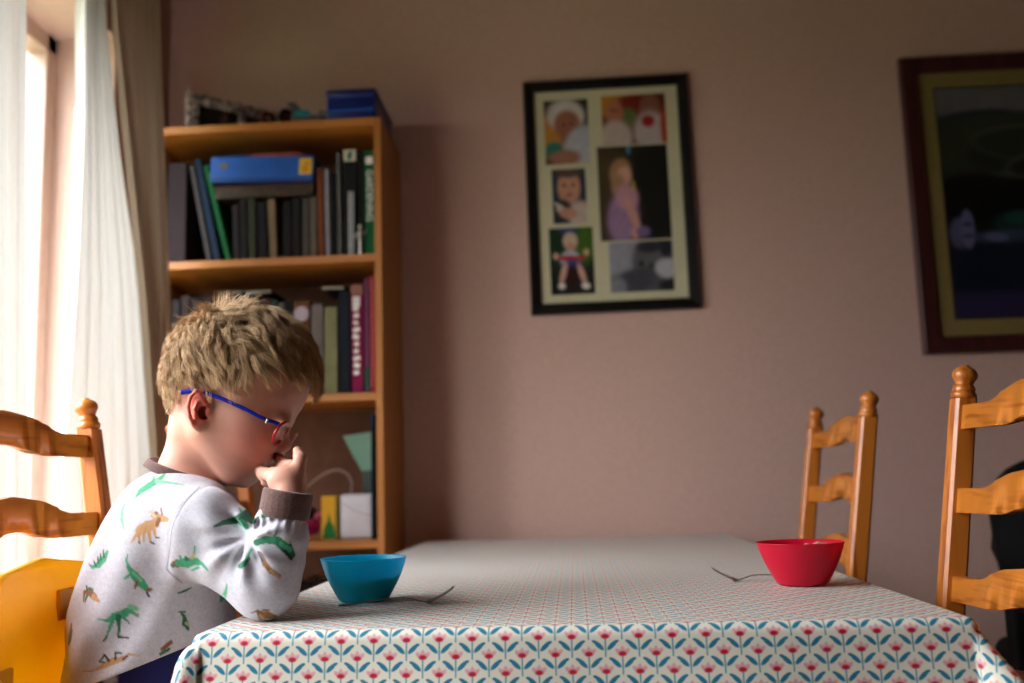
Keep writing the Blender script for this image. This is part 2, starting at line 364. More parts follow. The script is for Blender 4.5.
def mixc(c1, c2, f):
    n = nt.nodes.new('ShaderNodeMix'); n.data_type = 'RGBA'
    nt.links.new(f.v, n.inputs[0])
    for k, c in ((6, c1), (7, c2)):
        if isinstance(c, tuple): n.inputs[k].default_value = lin4(c)
        else: nt.links.new(c, n.inputs[k])
    return n.outputs[2]
col = mixc((232, 229, 214), (232, 122, 150), a1[1].max(a2[1])*0.72)
col = mixc(col, (104, 166, 176), a1[3].max(a2[3]))
col = mixc(col, (30, 124, 156), a1[2].max(a2[2]))
col = mixc(col, (190, 14, 52), a1[0].max(a2[0]))
nt.links.new(col, b.inputs['Base Color'])
b.inputs['Roughness'].default_value = 0.42; b.inputs['Specular IOR Level'].default_value = 0.5
nz = nt.nodes.new('ShaderNodeTexNoise'); nz.inputs['Scale'].default_value = 900; tc = nt.nodes.new('ShaderNodeTexCoord'); nt.links.new(tc.outputs['Object'], nz.inputs['Vector'])
bp = nt.nodes.new('ShaderNodeBump'); bp.inputs['Strength'].default_value = 0.15; bp.inputs['Distance'].default_value = 0.0006
nt.links.new(nz.outputs['Fac'], bp.inputs['Height']); nt.links.new(bp.outputs[0], b.inputs['Normal'])
cl = obj_np('tablecloth', V, Fc, m_cloth, uv=np.stack([A.ravel(), B.ravel()], 1))
sd = cl.modifiers.new('thickness', 'SOLIDIFY'); sd.thickness = 0.0008; sd.offset = 1
tag(cl, 'oilcloth with rows of red flowers and teal leaves spread over the dining table', 'tablecloth')

# ------------------------------------------------------------------ ladder-back chairs
LEAN = math.tan(math.radians(8.6)); HW = 0.195
def make_chair():
    root = empty('ladder_back_chair')
    seat = bmesh.new(); bx(seat, (-0.01, 0, 0.44), (0.37, 0.40, 0.026), 0.010, seg=3); obj('seat', seat, M_pine_x, root, True)
    xb = lambda z: -0.19-(z-0.45)*LEAN if z > 0.45 else -0.19-(0.45-z)*0.06
    for s in (-1, 1):
        bm = bmesh.new(); M = Matrix.Identity(4)
        prev = None
        for z, r in ((0, 0.0125), (0.2, 0.0145), (0.45, 0.0155), (0.75, 0.0155), (0.989, 0.0145)):
            c = 0.004; ring = []
            for (sx, sy, k) in ((1, 1, 0), (1, 1, 1), (-1, 1, 1), (-1, 1, 0), (-1, -1, 0), (-1, -1, 1), (1, -1, 1), (1, -1, 0)):
                dx = sx*(r-(c if (k == 1) else 0)); dy = sy*(r-(c if (k == 0) else 0)); ring.append(bm.verts.new((xb(z)+dx, s*HW+dy, z)))
            if prev:
                for q in range(8): bm.faces.new((prev[q], prev[(q+1) % 8], ring[(q+1) % 8], ring[q]))
            else: bm.faces.new(ring[::-1])
            prev = ring
        bm.faces.new(prev)
        post = obj('back_post', bm, M_pine_z, root)
        bm = bmesh.new(); ang = -math.atan(LEAN)
        prof = [(0.0145, -0.001), (0.0165, 0.001), (0.0168, 0.006), (0.0150, 0.0085), (0.0140, 0.010), (0.0150, 0.0125), (0.0140, 0.016), (0.0112, 0.0185), (0.0115, 0.0205)]
        for k in range(1, 12):
            a = -math.pi/2+0.78+(math.pi-0.78-0.35)*k/11; prof.append((0.0163*math.cos(a), 0.032+0.0125*math.sin(a)))
        prof += [(0.0055, 0.0455), (0.003, 0.0462)]
        lathe(bm, prof, 24, Matrix.Translation((xb(0.989), s*HW, 0.989)) @ Matrix.Rotation(ang, 4, 'Y'))
        obj('finial', bm, M_pine_z, post, True)
        bm = bmesh.new(); lathe(bm, [(0.012, 0), (0.016, 0.08), (0.018, 0.2), (0.017, 0.34), (0.019, 0.40), (0.019, 0.428)], 16, Matrix.Translation((0.15, s*0.175, 0)))
        obj('leg', bm, M_pine_z, root, True)
        bm = bmesh.new(); tube(bm, [(0.15, s*0.175, 0.2), (-0.205, s*HW, 0.2)], 0.009, 12); obj('stretcher', bm, M_pine_x, root, True)
    bm = bmesh.new(); tube(bm, [(0.15, -0.175, 0.26), (0.15, 0.175, 0.26)], 0.009, 12); obj('stretcher', bm, M_pine_y, root, True)
    for zc in (0.980, 0.869, 0.754, 0.638):
        n = 40; top, bot = [], []
        for i in range(n+1):
            t = -1+2*i/n; at_ = 1-abs(t); y = t*(HW-0.006)
            sm = lambda e0, e1, v: (lambda q: q*q*(3-2*q))(min(1, max(0, (v-e0)/(e1-e0))))
            zt_ = 0.0155+0.015*sm(0.30, 0.66, at_)+0.012*sm(0.35, 1.25, at_)
            zb_ = -0.0165+0.010*sm(0.52, 0.92, at_)+0.003*sm(0.7, 1.1, at_)
            bow = -0.020*(1-t*t)
            top.append((y, zt_, bow)); bot.append((y, zb_, bow))
        bm = bmesh.new(); th = 0.008; rows = []
        for (y, zz, bo), (_, zb2, _) in zip(top, bot):
            rr = []
            for (xo, z_) in ((-th, zb2), (th, zb2), (th+0.0, zz), (-th, zz)):
                z = zc+z_-0.0165; rr.append(bm.verts.new((xb(z)+xo+bo, y, z)))
            rows.append(rr)
        for a_, b2 in zip(rows, rows[1:]):
            for q in range(4): bm.faces.new((a_[q], a_[(q+1) % 4], b2[(q+1) % 4], b2[q]))
        bm.faces.new(rows[0][::-1]); bm.faces.new(rows[-1])
        es = [e for e in bm.edges if abs(e.verts[0].co.y-e.verts[1].co.y) > 1e-4]
        bmesh.ops.bevel(bm, geom=es, offset=0.0025, segments=2, affect='EDGES')
        obj('slat', bm, M_pine_y, root, True)
    return root
chair = make_chair(); GRP = 'ladder-back chairs round the table'
chairs = [((-0.441, 1.236, 0), 0.0, 'ladder-back pine chair behind the boy, holding the yellow booster seat'),
          ((-0.53, 2.17, 0), 0.0, 'pine chair mostly hidden behind the boy\'s head and chin'),
          ((0.265, 1.200, 0), math.pi, 'large pine ladder-back chair cut off by the right edge of the photo'),
          ((0.250, 1.985, 0), math.pi, 'far pine ladder-back chair standing behind the red bowl')]
for k, (loc, rz, lab) in enumerate(chairs):
    o = chair if k == 0 else copy_tree(chair)
    o.location = loc; o.rotation_euler = (0, 0, rz); tag(o, lab, 'chair', GRP)

# ------------------------------------------------------------------ yellow booster seat
def plastic(name, col, trans=0.35, tcol=None):
    m, nt, b = nodes(name); b.inputs['Base Color'].default_value = lin4(col); b.inputs['Roughness'].default_value = 0.35
    nz = nt.nodes.new('ShaderNodeTexNoise'); nz.inputs['Scale'].default_value = 15; rp = nt.nodes.new('ShaderNodeValToRGB')
    rp.color_ramp.elements[0].color = lin4([v*0.95 for v in col]); rp.color_ramp.elements[1].color = lin4(col); nt.links.new(nz.outputs['Fac'], rp.inputs[0]); nt.links.new(rp.outputs[0], b.inputs['Base Color'])
    t = nt.nodes.new('ShaderNodeBsdfTranslucent'); t.inputs[0].default_value = lin4(tcol or col); x = nt.nodes.new('ShaderNodeMixShader'); x.inputs[0].default_value = trans
    nt.links.new(b.outputs[0], x.inputs[1]); nt.links.new(t.outputs[0], x.inputs[2]); nt.links.new(x.outputs[0], nt.nodes['Material Output'].inputs[0]); return m

M_yel = None
M_yel2 = mat('yellow_recess_shade', (224, 150, 6), 0.45, 0.5, var=0.03)  # deeper yellow puts the shade of the slots into the colour
M_yel = plastic('yellow_plastic', (250, 190, 6), 0.30, (255, 214, 60))
bo = empty('booster_seat', (-0.436, 1.236, 0.4535), 0, 'yellow plastic booster seat strapped to the chair behind the boy', 'booster seat')
bm = bmesh.new(); lean = -math.atan(LEAN)
nu, nv = 36, 30; outer, inner = [], []
def shell(u, v, off):
    zz = v*0.362; hw = 0.190*(1-0.0*v)
    if v > 0.55: hw = 0.190*max(0.0, 1-((v-0.55)/0.45)**3.6)**(1/2.2)
    y = u*max(hw, 0.001); wrap = 0.010*(abs(y)/0.175)**2.6-0.008*max(0, v-0.9)/0.1
    return Vector((-0.178-zz*LEAN+wrap+off, y, zz))
g = [[[bm.verts.new(shell(-1+2*i/nu, j/nv, off)) for i in range(nu+1)] for j in range(nv+1)] for off in (0.0, 0.012)]
for k in (0, 1):
    for j in range(nv):
        for i in range(nu): bm.faces.new((g[k][j][i], g[k][j][i+1], g[k][j+1][i+1], g[k][j+1][i]))
for j in range(nv):
    for i in (0, nu): bm.faces.new((g[0][j][i], g[1][j][i], g[1][j+1][i], g[0][j+1][i]))
for i in range(nu):
    for j in (0, nv): bm.faces.new((g[0][j][i], g[1][j][i], g[1][j][i+1], g[0][j][i+1]))
bmesh.ops.remove_doubles(bm, verts=bm.verts, dist=0.0004)
obj('backrest', bm, M_yel, bo, True)
obj('seat', BX((-0.03, 0, 0.055), (0.26, 0.31, 0.10), 0.03, seg=4), M_yel, bo, True)
for s in (-1, 1):
    obj('armrest', BX((-0.04, s*0.160, 0.125), (0.22, 0.025, 0.08), 0.012, seg=3), M_yel, bo, True)
for sy_, sz_ in ((yof(69, -0.642, 0.76)-1.236, 0.304), (yof(4, -0.632, 0.69)-1.236, 0.232)):
    xs = -0.164-sz_*LEAN
    sl = obj('strap_slot', BX((xs, sy_, sz_), (0.006, 0.040, 0.038), 0.002), M_yel2, bo)
    obj('buckle', BX((xs+0.006, sy_+0.004, sz_-0.012), (0.008, 0.018, 0.013), 0.003), M_steel, sl)

# ------------------------------------------------------------------ signed-distance modelling for the boy
class Grid:
    def __init__(s, xs, ys, zs):
        s.x, s.y, s.z = [np.asarray(a, np.float32) for a in (xs, ys, zs)]
        s.d = np.full((len(s.x), len(s.y), len(s.z)), 0.08, np.float32)
    def block(s, lo, hi, mg):
        sl = []
        for a, l, h in zip((s.x, s.y, s.z), lo, hi):
            i0 = max(0, int(np.searchsorted(a, l-mg))-1); i1 = min(len(a), int(np.searchsorted(a, h+mg))+1); sl.append(slice(i0, max(i1, i0+1)))
        return tuple(sl)
    def apply(s, p):
        k = p['k']; sl = s.block(p['lo'], p['hi'], k+0.014)
        X = s.x[sl[0]][:, None, None]; Y = s.y[sl[1]][None, :, None]; Z = s.z[sl[2]][None, None, :]
        e = p['f'](X, Y, Z); d = s.d[sl]
        if p['op'] == 'add':
            h = np.maximum(k-np.abs(d-e), 0)/k; s.d[sl] = np.minimum(d, e)-h*h*k*0.25
        else:
            e = -e; h = np.maximum(k-np.abs(d-e), 0)/k; s.d[sl] = np.maximum(d, e)+h*h*k*0.25
    def mesh(s):
        d = s.d; nx, ny, nz = d.shape; ins = d < 0
        cnt = np.zeros((nx-1, ny-1, nz-1), np.uint8)
        for a in (0, 1):
            for b in (0, 1):
                for c in (0, 1): cnt += ins[a:nx-1+a, b:ny-1+b, c:nz-1+c]
        act = (cnt > 0) & (cnt < 8); I, J, K = np.nonzero(act); n = len(I)
        vid = np.full(act.shape, -1, np.int32); vid[I, J, K] = np.arange(n)
        acc = np.zeros((n, 3), np.float32); num = np.zeros(n, np.float32)
        ax = (s.x, s.y, s.z)
        for e in range(3):
            o1, o2 = [(1, 2), (0, 2), (0, 1)][e]
            for a in (0, 1):
                for b in (0, 1):
                    off = [0, 0, 0]; off[o1] = a; off[o2] = b; end = list(off); end[e] = 1
                    i0 = (I+off[0], J+off[1], K+off[2]); i1 = (I+end[0], J+end[1], K+end[2])
                    d0, d1 = d[i0], d[i1]; m = (d0 < 0) != (d1 < 0)
                    t = np.where(m, d0/np.where(m, d0-d1, 1), 0)
                    for q in range(3):
                        p0 = ax[q][i0[q]]; p1 = ax[q][i1[q]]; acc[:, q] += np.where(m, p0+(p1-p0)*t, 0)
                    num += m
        V = acc/num[:, None]; Q = []
        for e in range(3):
            o1, o2 = [(1, 2), (2, 0), (0, 1)][e]
            a = [slice(None)]*3; b = [slice(None)]*3; a[e] = slice(0, -1); b[e] = slice(1, None)
            cr = ins[tuple(a)] != ins[tuple(b)]; idx = list(np.nonzero(cr))
            ok = (idx[o1] > 0) & (idx[o2] > 0) & (idx[o1] < d.shape[o1]-1) & (idx[o2] < d.shape[o2]-1)
            idx = [q[ok] for q in idx]; flip = ins[tuple(idx)]
            def cell(u, v):
                c = [q.copy() for q in idx]; c[o1] -= u; c[o2] -= v; return vid[tuple(c)]
            q = np.stack([cell(1, 1), cell(0, 1), cell(0, 0), cell(1, 0)], 1); q[~flip] = q[~flip][:, ::-1]
            Q.append(q)
        Q = np.concatenate(Q); Q = Q[(Q >= 0).all(1)]
        return V, Q
def relax(V, Q, n=2, lam=0.5):
    for _ in range(n):
        acc = np.zeros_like(V); num = np.zeros(len(V), np.float32)
        for a in range(4):
            i, j = Q[:, a], Q[:, (a+1) % 4]
            for q in range(3):
                acc[:, q] += np.bincount(i, V[j, q], len(V))+np.bincount(j, V[i, q], len(V))
            num += np.bincount(i, minlength=len(V))+np.bincount(j, minlength=len(V))
        V = V+(acc/np.maximum(num, 1)[:, None]-V)*lam
    return V
def ball(c, r, pitch=0.0, k=0.01, op='add', yaw=0.32):
    """ellipsoid; r = semi axes (forward, side, up); pitch tips the forward axis down, yaw turns it about z"""
    c = Vector(c); r = (r, r, r) if isinstance(r, (int, float)) else r
    R = (RZ(yaw) @ RY(pitch)).transposed(); rm = min(r)
    def f(X, Y, Z):
        x, y, z = X-c.x, Y-c.y, Z-c.z
        a = (R[0][0]*x+R[0][1]*y+R[0][2]*z)/r[0]; b = (R[1][0]*x+R[1][1]*y+R[1][2]*z)/r[1]; d = (R[2][0]*x+R[2][1]*y+R[2][2]*z)/r[2]
        q0 = np.sqrt(a*a+b*b+d*d); q1 = np.sqrt((a/r[0])**2+(b/r[1])**2+(d/r[2])**2)+1e-6
        return q0*(q0-1)/q1
    m = max(r); return dict(f=f, lo=(c.x-m, c.y-m, c.z-m), hi=(c.x+m, c.y+m, c.z+m), k=k, op=op)
def cone(a, ra, b_, rb, k=0.01, op='add', ys=1.0):
    """tapered limb from a to b; ys squeezes it along y"""
    a, b_ = Vector(a), Vector(b_); ab = b_-a
    A_ = Vector((ab.x, ab.y/ys, ab.z)); L = A_.length_squared+1e-9
    def f(X, Y, Z):
        x, y, z = X-a.x, (Y-a.y)/ys, Z-a.z
        t = np.clip((x*A_.x+y*A_.y+z*A_.z)/L, 0, 1)
        return (np.sqrt((x-A_.x*t)**2+(y-A_.y*t)**2+(z-A_.z*t)**2)-(ra+(rb-ra)*t))*min(ys, 1.0)
    m = max(ra, rb); return dict(f=f, lo=[min(a[i], b_[i])-m for i in range(3)], hi=[max(a[i], b_[i])+m for i in range(3)], k=k, op=op)
def ax_(*segs):
    """rectilinear axis: (start, end, step) pieces"""
    out = []
    for a, b, h in segs: out.append(np.arange(a, b-1e-9, h))
    out.append([segs[-1][1]]); return np.concatenate(out)
def vnoise(P, f, seed=0):
    r = np.random.default_rng(seed); v = np.zeros(len(P))
    for _ in range(6):
        k = r.normal(size=3)*f; v += np.sin(P@k+r.random()*6.28)
    return v/6

# ------------------------------------------------------------------ the boy: one continuous body
YC = 1.250
def A(px, py, dy=0.0, Y=None):
    """a point of the side view of the boy; dy = metres off his middle plane"""
    p = at(px, py, YC+dy); return Vector((p.x, YC+dy, p.z))
def A2(px, py, Y): return at(px, py, Y)
P35 = math.radians(34); HY = 0.32           # head bowed, whole figure turned a little away
def FL(V, Y=None): Y = YC if Y is None else Y; return PX(V[:, 0]+math.tan(HY)*(V[:, 1]-Y), V[:, 2], Y)
head = [ball(A(241, 364), (0.081, 0.069, 0.069), math.radians(8), 0.012),
        ball(A(260, 384), (0.060, 0.064, 0.060), P35, 0.03),
        ball(A(208, 385), (0.040, 0.055, 0.050), 0.2, 0.03),
        ball(A(243, 421), (0.050, 0.059, 0.052), P35, 0.03),
        ball(A(222, 432), (0.036, 0.054, 0.036), P35, 0.03)]
face = []
for s in (-1, 1):
    face += [ball(A(248, 440, s*0.030), (0.034, 0.026, 0.033), P35, 0.02),
             cone(A(206, 430, s*0.048), 0.016, A(236, 470, s*0.020), 0.015, 0.022),
             ball(A(283, 422, s*0.024), (0.009, 0.018, 0.007), P35, 0.014),             # brow
             ball(A(279.5, 434, s*0.027), (0.012, 0.014, 0.009), P35, 0.010, 'sub'),
             ball(A(274.5, 431.5, s*0.026), (0.0115, 0.0135, 0.0105), P35, 0.004),        # lidded eye
             ball(A(279.5, 449.5, s*0.008), (0.0055, 0.0052, 0.0045), P35, 0.004)]
face += [ball(A(240, 463), (0.028, 0.034, 0.026), P35, 0.02),
         ball(A(246, 477), (0.0115, 0.014, 0.0105), P35, 0.012),                  # chin
         ball(A(257, 459), (0.016, 0.024, 0.018), P35, 0.016),                   # mouth mass
         cone(A(283, 427), 0.006, A(284.5, 444), 0.0070, 0.010),                 # nose bridge
         ball(A(284.5, 445.5), (0.0078, 0.0075, 0.0070), P35, 0.006),              # nose tip
         cone(A(270.5, 460, -0.009), 0.0038, A(270.5, 460, 0.009), 0.0038, 0.004),  # upper lip
         cone(A(260, 472.5, -0.008), 0.0045, A(260, 472.5, 0.008), 0.0045, 0.004),  # lower lip
         cone(A(267, 466.5, -0.016), 0.0016, A(267, 466.5, 0.016), 0.0016, 0.003, 'sub')]
ears = []
def ear(s):
    e = lambda px, py, out: A(px, py, s*(0.0605+out))
    rim = [(210.5, 404, .000), (209, 396, .006), (203, 390.5, .012), (196, 391, .0165), (190.5, 397, .0195), (188, 406, .0205), (189.5, 416, .0185), (193, 424, .014), (197.5, 428.5, .009)]
    o = [ball(e(199.5, 408, 0.003), (0.0135, 0.0065, 0.0225), math.radians(-8), 0.008, yaw=0.32+s*0.5)]
    o.append(ball(e(197, 408, 0.008), (0.0120, 0.0060, 0.0215), math.radians(-8), 0.006, yaw=0.32+s*0.6))
    o.append(ball(e(199.5, 407.5, 0.0165), (0.0108, 0.0070, 0.0185), math.radians(-8), 0.003, 'sub', yaw=0.32+s*0.6))
    o.append(ball(e(203.5, 413, 0.008), (0.0075, 0.0115, 0.0085), 0, 0.003, 'sub'))
    for a, b_ in zip(rim, rim[1:]): o.append(cone(e(*a), 0.0026, e(*b_), 0.0026, 0.0022))
    o.append(ball(e(198.5, 425.5, 0.009), (0.0065, 0.0035, 0.0060), 0, 0.004))
    an = [(204, 401, .007), (197.5, 402.5, .0105), (195, 408.5, .012), (196, 415, .0115), (200, 420, .009)]
    for a, b_ in zip(an, an[1:]): o.append(cone(e(*a), 0.0016, e(*b_), 0.0017, 0.0028))
    o.append(ball(e(207.5, 412.5, 0.0045), (0.0035, 0.0040, 0.0055), 0.1, 0.003))
    return o
ears = ear(-1)+ear(1)
YA = 1.140                                   # plane of the near arm
neck = [cone(A(183, 496), 0.046, A(196, 444), 0.034, 0.020), ball(A(204, 418), (0.036, 0.045, 0.036), 0, 0.03)]
body = [ball(A(176, 545), (0.056, 0.082, 0.072), 0.3, 0.03), ball(A(150, 605), (0.056, 0.072, 0.080), 0.2, 0.04), ball(A(148, 668), (0.060, 0.072, 0.050), 0, 0.04)]
wrist = A2(289, 500, YA+0.004)
body += [cone(A(190, 512, -0.055), 0.034, A2(208, 530, YA+0.03), 0.030, 0.03), cone(A2(208, 530, YA+0.03), 0.030, A2(262, 588, YA), 0.024, 0.02),
         cone(A2(262, 588, YA), 0.023, wrist, 0.0185, 0.01),
         cone(A(188, 512, 0.055), 0.034, A(190, 536, 0.095), 0.027, 0.03), cone(A(190, 536, 0.095), 0.027, A(196, 612, 0.11), 0.022, 0.015),
         cone(A(196, 612, 0.11), 0.021, A(236, 650, 0.07), 0.016, 0.01), ball(A(242, 655, 0.065), (0.026, 0.022, 0.011), 0.4, 0.01)]
for q in range(4): body.append(cone(A(248, 660, 0.050+q*0.010), 0.0062, A(261-abs(q-1.5)*2, 674, 0.050+q*0.010), 0.0052, 0.003))
body.append(cone(A(241, 656, 0.048), 0.007, A(252, 660, 0.036), 0.0058, 0.004))
ZS = 0.53
for s in (-1, 1):                             # thighs, shins, feet
    hip = Vector((-0.56, YC+s*0.055, ZS+0.05)); knee = Vector((-0.335, YC+s*0.075, ZS-0.035)); ank = Vector((-0.315, YC+s*0.07, ZS-0.245)); toe = Vector((-0.235, YC+s*0.075, ZS-0.270))
    body += [cone(hip, 0.052, knee, 0.037, 0.03), cone(knee, 0.036, ank, 0.023, 0.02), cone(ank, 0.020, toe, 0.013, 0.012, ys=1.2), ball(ank+Vector((-0.008, 0, -0.012)), 0.019, 0, 0.01)]
    for q in range(5): body.append(cone(toe+Vector((-0.004, s*(-0.016+q*0.008), -0.002)), 0.006, toe+Vector((0.016-q*0.003, s*(-0.018+q*0.009), -0.003)), 0.0058-q*0.0004, 0.002))
# near hand: thumb in the mouth, fingers curled up against the nose
hY = YA+0.010
hand = [cone(wrist, 0.0180, A2(289, 482, hY), 0.0190, 0.008, ys=1.0),
        ball(A2(290, 479.5, hY+0.012), (0.0175, 0.021, 0.0165), 0, 0.010),
        ball(A2(279.5, 479.5, hY-0.004), (0.0145, 0.012, 0.0125), -0.2, 0.008)]
def finger(pts, rs, k=0.003):
    pts = [Vector(p) for p in pts]
    return [cone(a, ra, b_, rb, k) for a, b_, ra, rb in zip(pts, pts[1:], rs, rs[1:])]
hand += finger([A2(284, 478.5, hY-0.002), A2(273.5, 475.5, hY+0.010), A2(264, 474, hY+0.045), A2(259, 470, hY+0.088)], [0.0108, 0.0090, 0.0078, 0.0068], 0.005)   # thumb
hand += finger([A2(296, 477, hY+0.000), A2(300.5, 458, hY+0.004), A2(297.5, 450.5, hY+0.012), A2(296, 456, hY+0.026)], [0.0110, 0.0070, 0.0045, 0.0042], 0.004)  # index, curled
hand += finger([A2(293, 468, hY+0.016), A2(288, 466, hY+0.060), A2(277, 457, hY+0.112), A2(295.0, 434.0, hY+0.112)], [0.0095, 0.0078, 0.0062, 0.0044], 0.003)  # middle, beside the nose
hand += finger([A2(290, 470, hY+0.028), A2(290, 466, hY+0.052), A2(280, 468, hY+0.070)], [0.0092, 0.0074, 0.0060], 0.003)       # ring
hand += finger([A2(284, 474, hY+0.034), A2(274, 482, hY+0.042), A2(265, 482.5, hY+0.040)], [0.0085, 0.0066, 0.0050], 0.003)       # little, under the thumb
zt_ = A(230, 300).z+0.01
G = Grid(ax_((-0.675, -0.54, 0.004), (-0.54, -0.325, 0.0014), (-0.325, -0.19, 0.004)),
         ax_((YC-0.15, YC-0.105, 0.0025), (YC-0.105, YC+0.03, 0.0016), (YC+0.03, YC+0.17, 0.003)),
         ax_((0.22, 0.72, 0.005), (0.72, A(0, 500).z, 0.003), (A(0, 500).z, A(0, 380).z, 0.0014), (A(0, 380).z, zt_, 0.0026)))
for p in head+face+neck+ears: G.apply(p)
for p in body+hand: G.apply(p)
def hsdf(P):
    d = np.full(len(P), 1.0)
    for p in head:
        e = p['f'](P[:, 0], P[:, 1], P[:, 2]); k = p['k']; h = np.maximum(k-np.abs(d-e), 0)/k; d = np.minimum(d, e)-h*h*k*.25
    return d
V, Q = G.mesh(); V = relax(V, Q, 2, 0.5)
print('body', len(V))
px, py = FL(V)
def blob(x, y, cx, cy, r, p=2): return np.exp(-(((x-cx)**2+(y-cy)**2)/r**2)**(p/2))
skin = lin((214, 160, 140)); c = np.tile(skin, (len(V), 1)).astype(float)
def mixin(c, w_, col): return c+(lin(col)-c)*np.clip(w_, 0, 1)[:, None]
onhead = (px < 330) & (py < 500)
c = mixin(c, 0.55*blob(px, py, 246, 444, 22)*onhead, (214, 128, 118))
_d = hsdf(V)
near_ear = onhead*np.clip((1.05-np.hypot((px-200)/14.5, (py-409.5)/22.5))/0.2, 0, 1)*np.clip((_d-0.003)/0.003, 0, 1)*np.clip((216-px)/6, 0, 1)
c = mixin(c, 0.75*near_ear, (222, 112, 96))  # ear's own redness plus light glowing through it, both put in as colour
c = mixin(c, 0.8*onhead*blob(px, py, 267, 466, 8, 4)*(np.abs(V[:, 1]-YC) < 0.02), (196, 104, 104))
c = mixin(c, 0.4*blob(px, py, 284, 446, 7)*onhead*(np.abs(V[:, 1]-YC) < 0.015), (214, 134, 122))
# hair-bearing scalp takes the colour of the roots
HP = [(164, 414), (172, 415), (178, 403), (184, 391), (192, 384), (206, 383), (222, 385), (236, 382), (250, 375), (270, 369), (288, 364), (300, 362), (312, 370), (345, 372), (345, 260), (120, 260), (120, 414)]
def inpoly(x, y, P):
    r = np.zeros(len(x), bool); n = len(P)
    for i in range(n):
        (x1, y1), (x2, y2) = P[i], P[(i+1) % n]
        m = (y1 > y) != (y2 > y); r ^= m & (x < (x2-x1)*(y-y1)/(y2-y1+1e-12)+x1)
    return r
scalp = inpoly(px, py, HP) & (V[:, 2] > A(0, 430).z-0.02)
c[scalp & ~(near_ear > 0)] = lin((150, 112, 78))
c *= (1+0.05*vnoise(V*1.0, 220, 3))[:, None]
M_skin = mat_attr('child_skin', 0.52, 0.35, sss=0.35, bump=0.05, bscale=900)
boy = obj_np('person', V, Q, M_skin, paint=c)
tag(boy, 'small fair-haired boy in a dinosaur shirt sitting at the table, hand at his mouth', 'person')

# ------------------------------------------------------------------ hair: thousands of strands in clumps
def hgrad(P):
    e = 1e-4; g = np.stack([hsdf(P+np.eye(3)[i]*e)-hsdf(P-np.eye(3)[i]*e) for i in range(3)], 1); return g/np.linalg.norm(g, axis=1, keepdims=True)
sc = np.where(scalp & (hsdf(V) < 0.006))[0]
# area-even seeds: pick random directions, walk to the surface
NS = 24000
Dr = rng.normal(size=(NS*6, 3)); Dr /= np.linalg.norm(Dr, axis=1, keepdims=True)
cc = np.array(A(238, 372)); P = cc+Dr*0.16
for _ in range(14): P = P-hgrad(P)*np.clip(hsdf(P), -0.05, 0.05)[:, None]*0.9
qx, qy = FL(P)
ok = inpoly(qx, qy, HP); P = P[ok][:NS]; NS = len(P); print('hair roots', NS)
crown = np.array(A(207, 318)); 
qx, qy = FL(P)
# clumps
NC = 1300; ci = rng.choice(NS, NC, replace=False)
cl_id = np.array([np.argmin(((P[ci]-p)**2).sum(1)) for p in P])
frontness = np.clip((qx-230)/70, 0, 1)
nape = np.clip((qy-360)/50, 0, 1)*np.clip((235-qx)/40, 0, 1)
L = 0.030+0.014*frontness-0.016*nape; L *= 0.85+0.3*rng.random(NS); L *= (0.8+0.4*rng.random(NC))[cl_id]
cn = rng.normal(size=(NC, 3)); cn2 = rng.normal(size=(NC, 3)); curl = rng.random(NC)*6.28
STEPS = 7; pts = [P-hgrad(P)*0.002]; cur = P.copy(); d_prev = None
lift = 0.006+0.007*rng.random(NS)*1.0; lift *= (0.85+0.4*rng.random(NC))[cl_id]
wild = (rng.random(NC) < 0.30)[cl_id]*(rng.random(NS) < 0.40)*(np.hypot(qx-214, qy-312) < 30)
for st in range(STEPS):
    n = hgrad(cur); away = cur-crown; away[:, 2] -= 0.030
    t = away-(away*n).sum(1)[:, None]*n; t /= np.linalg.norm(t, axis=1, keepdims=True)+1e-9
    sw = np.cross(n, t)
    side = 0.55*np.sin(curl+st*0.45)[cl_id]+0.30*np.sin(cur[:, 0]*70+cur[:, 2]*50)
    dirv = t+sw*side[:, None]+0.16*cn[cl_id]
    fr = (st+1)/STEPS
    dirv += n*(0.55*(1-fr)-0.15)
    dirv += wild[:, None]*(n*1.5+0.5*cn2[cl_id])
    dirv /= np.linalg.norm(dirv, axis=1, keepdims=True)
    if d_prev is not None: dirv = 0.55*d_prev+0.45*dirv; dirv /= np.linalg.norm(dirv, axis=1, keepdims=True)
    d_prev = dirv
    cur = cur+dirv*(L/STEPS)[:, None]
    d = hsdf(cur); want = 0.0015+lift*math.sin(min(1, fr*1.3)*math.pi/2)
    corr = np.where(wild, np.maximum(want-d, 0), (want-d)*0.55); cur = cur+hgrad(cur)*corr[:, None]
    pts.append(cur.copy())
T = np.stack(pts, 1)                         # strands x steps+1 x 3
# gather the strands of a clump towards the clump's own strand
lead = T[ci][cl_id]; wgt = np.linspace(0, 0.55, STEPS+1)[None, :, None]
T = T+(lead-T)*wgt*(0.75+0.25*rng.random(NS))[:, None, None]
T[:, 1:] += rng.normal(size=(NS, 1, 3))*0.0014*np.linspace(0.2, 1, STEPS)[None, :, None]
hw_ = np.linspace(1, 0.25, STEPS+1)*0.00036
ks = 3; Vh = np.zeros((NS, STEPS+1, ks, 3), np.float32)
tan = np.gradient(T, axis=1); tan /= np.linalg.norm(tan, axis=2, keepdims=True)+1e-9
a1_ = np.cross(tan, np.array([0.3, 0.2, 0.93])); a1_ /= np.linalg.norm(a1_, axis=2, keepdims=True)+1e-9; a2_ = np.cross(tan, a1_)
for k in range(ks):
    an = 2*math.pi*k/ks; Vh[:, :, k] = T+(a1_*math.cos(an)+a2_*math.sin(an))*hw_[None, :, None]
base = (np.arange(NS)[:, None, None]*(STEPS+1)+np.arange(STEPS)[None, :, None])*ks
kk = np.arange(ks)[None, None, :]; kn = (np.arange(ks)+1) % ks
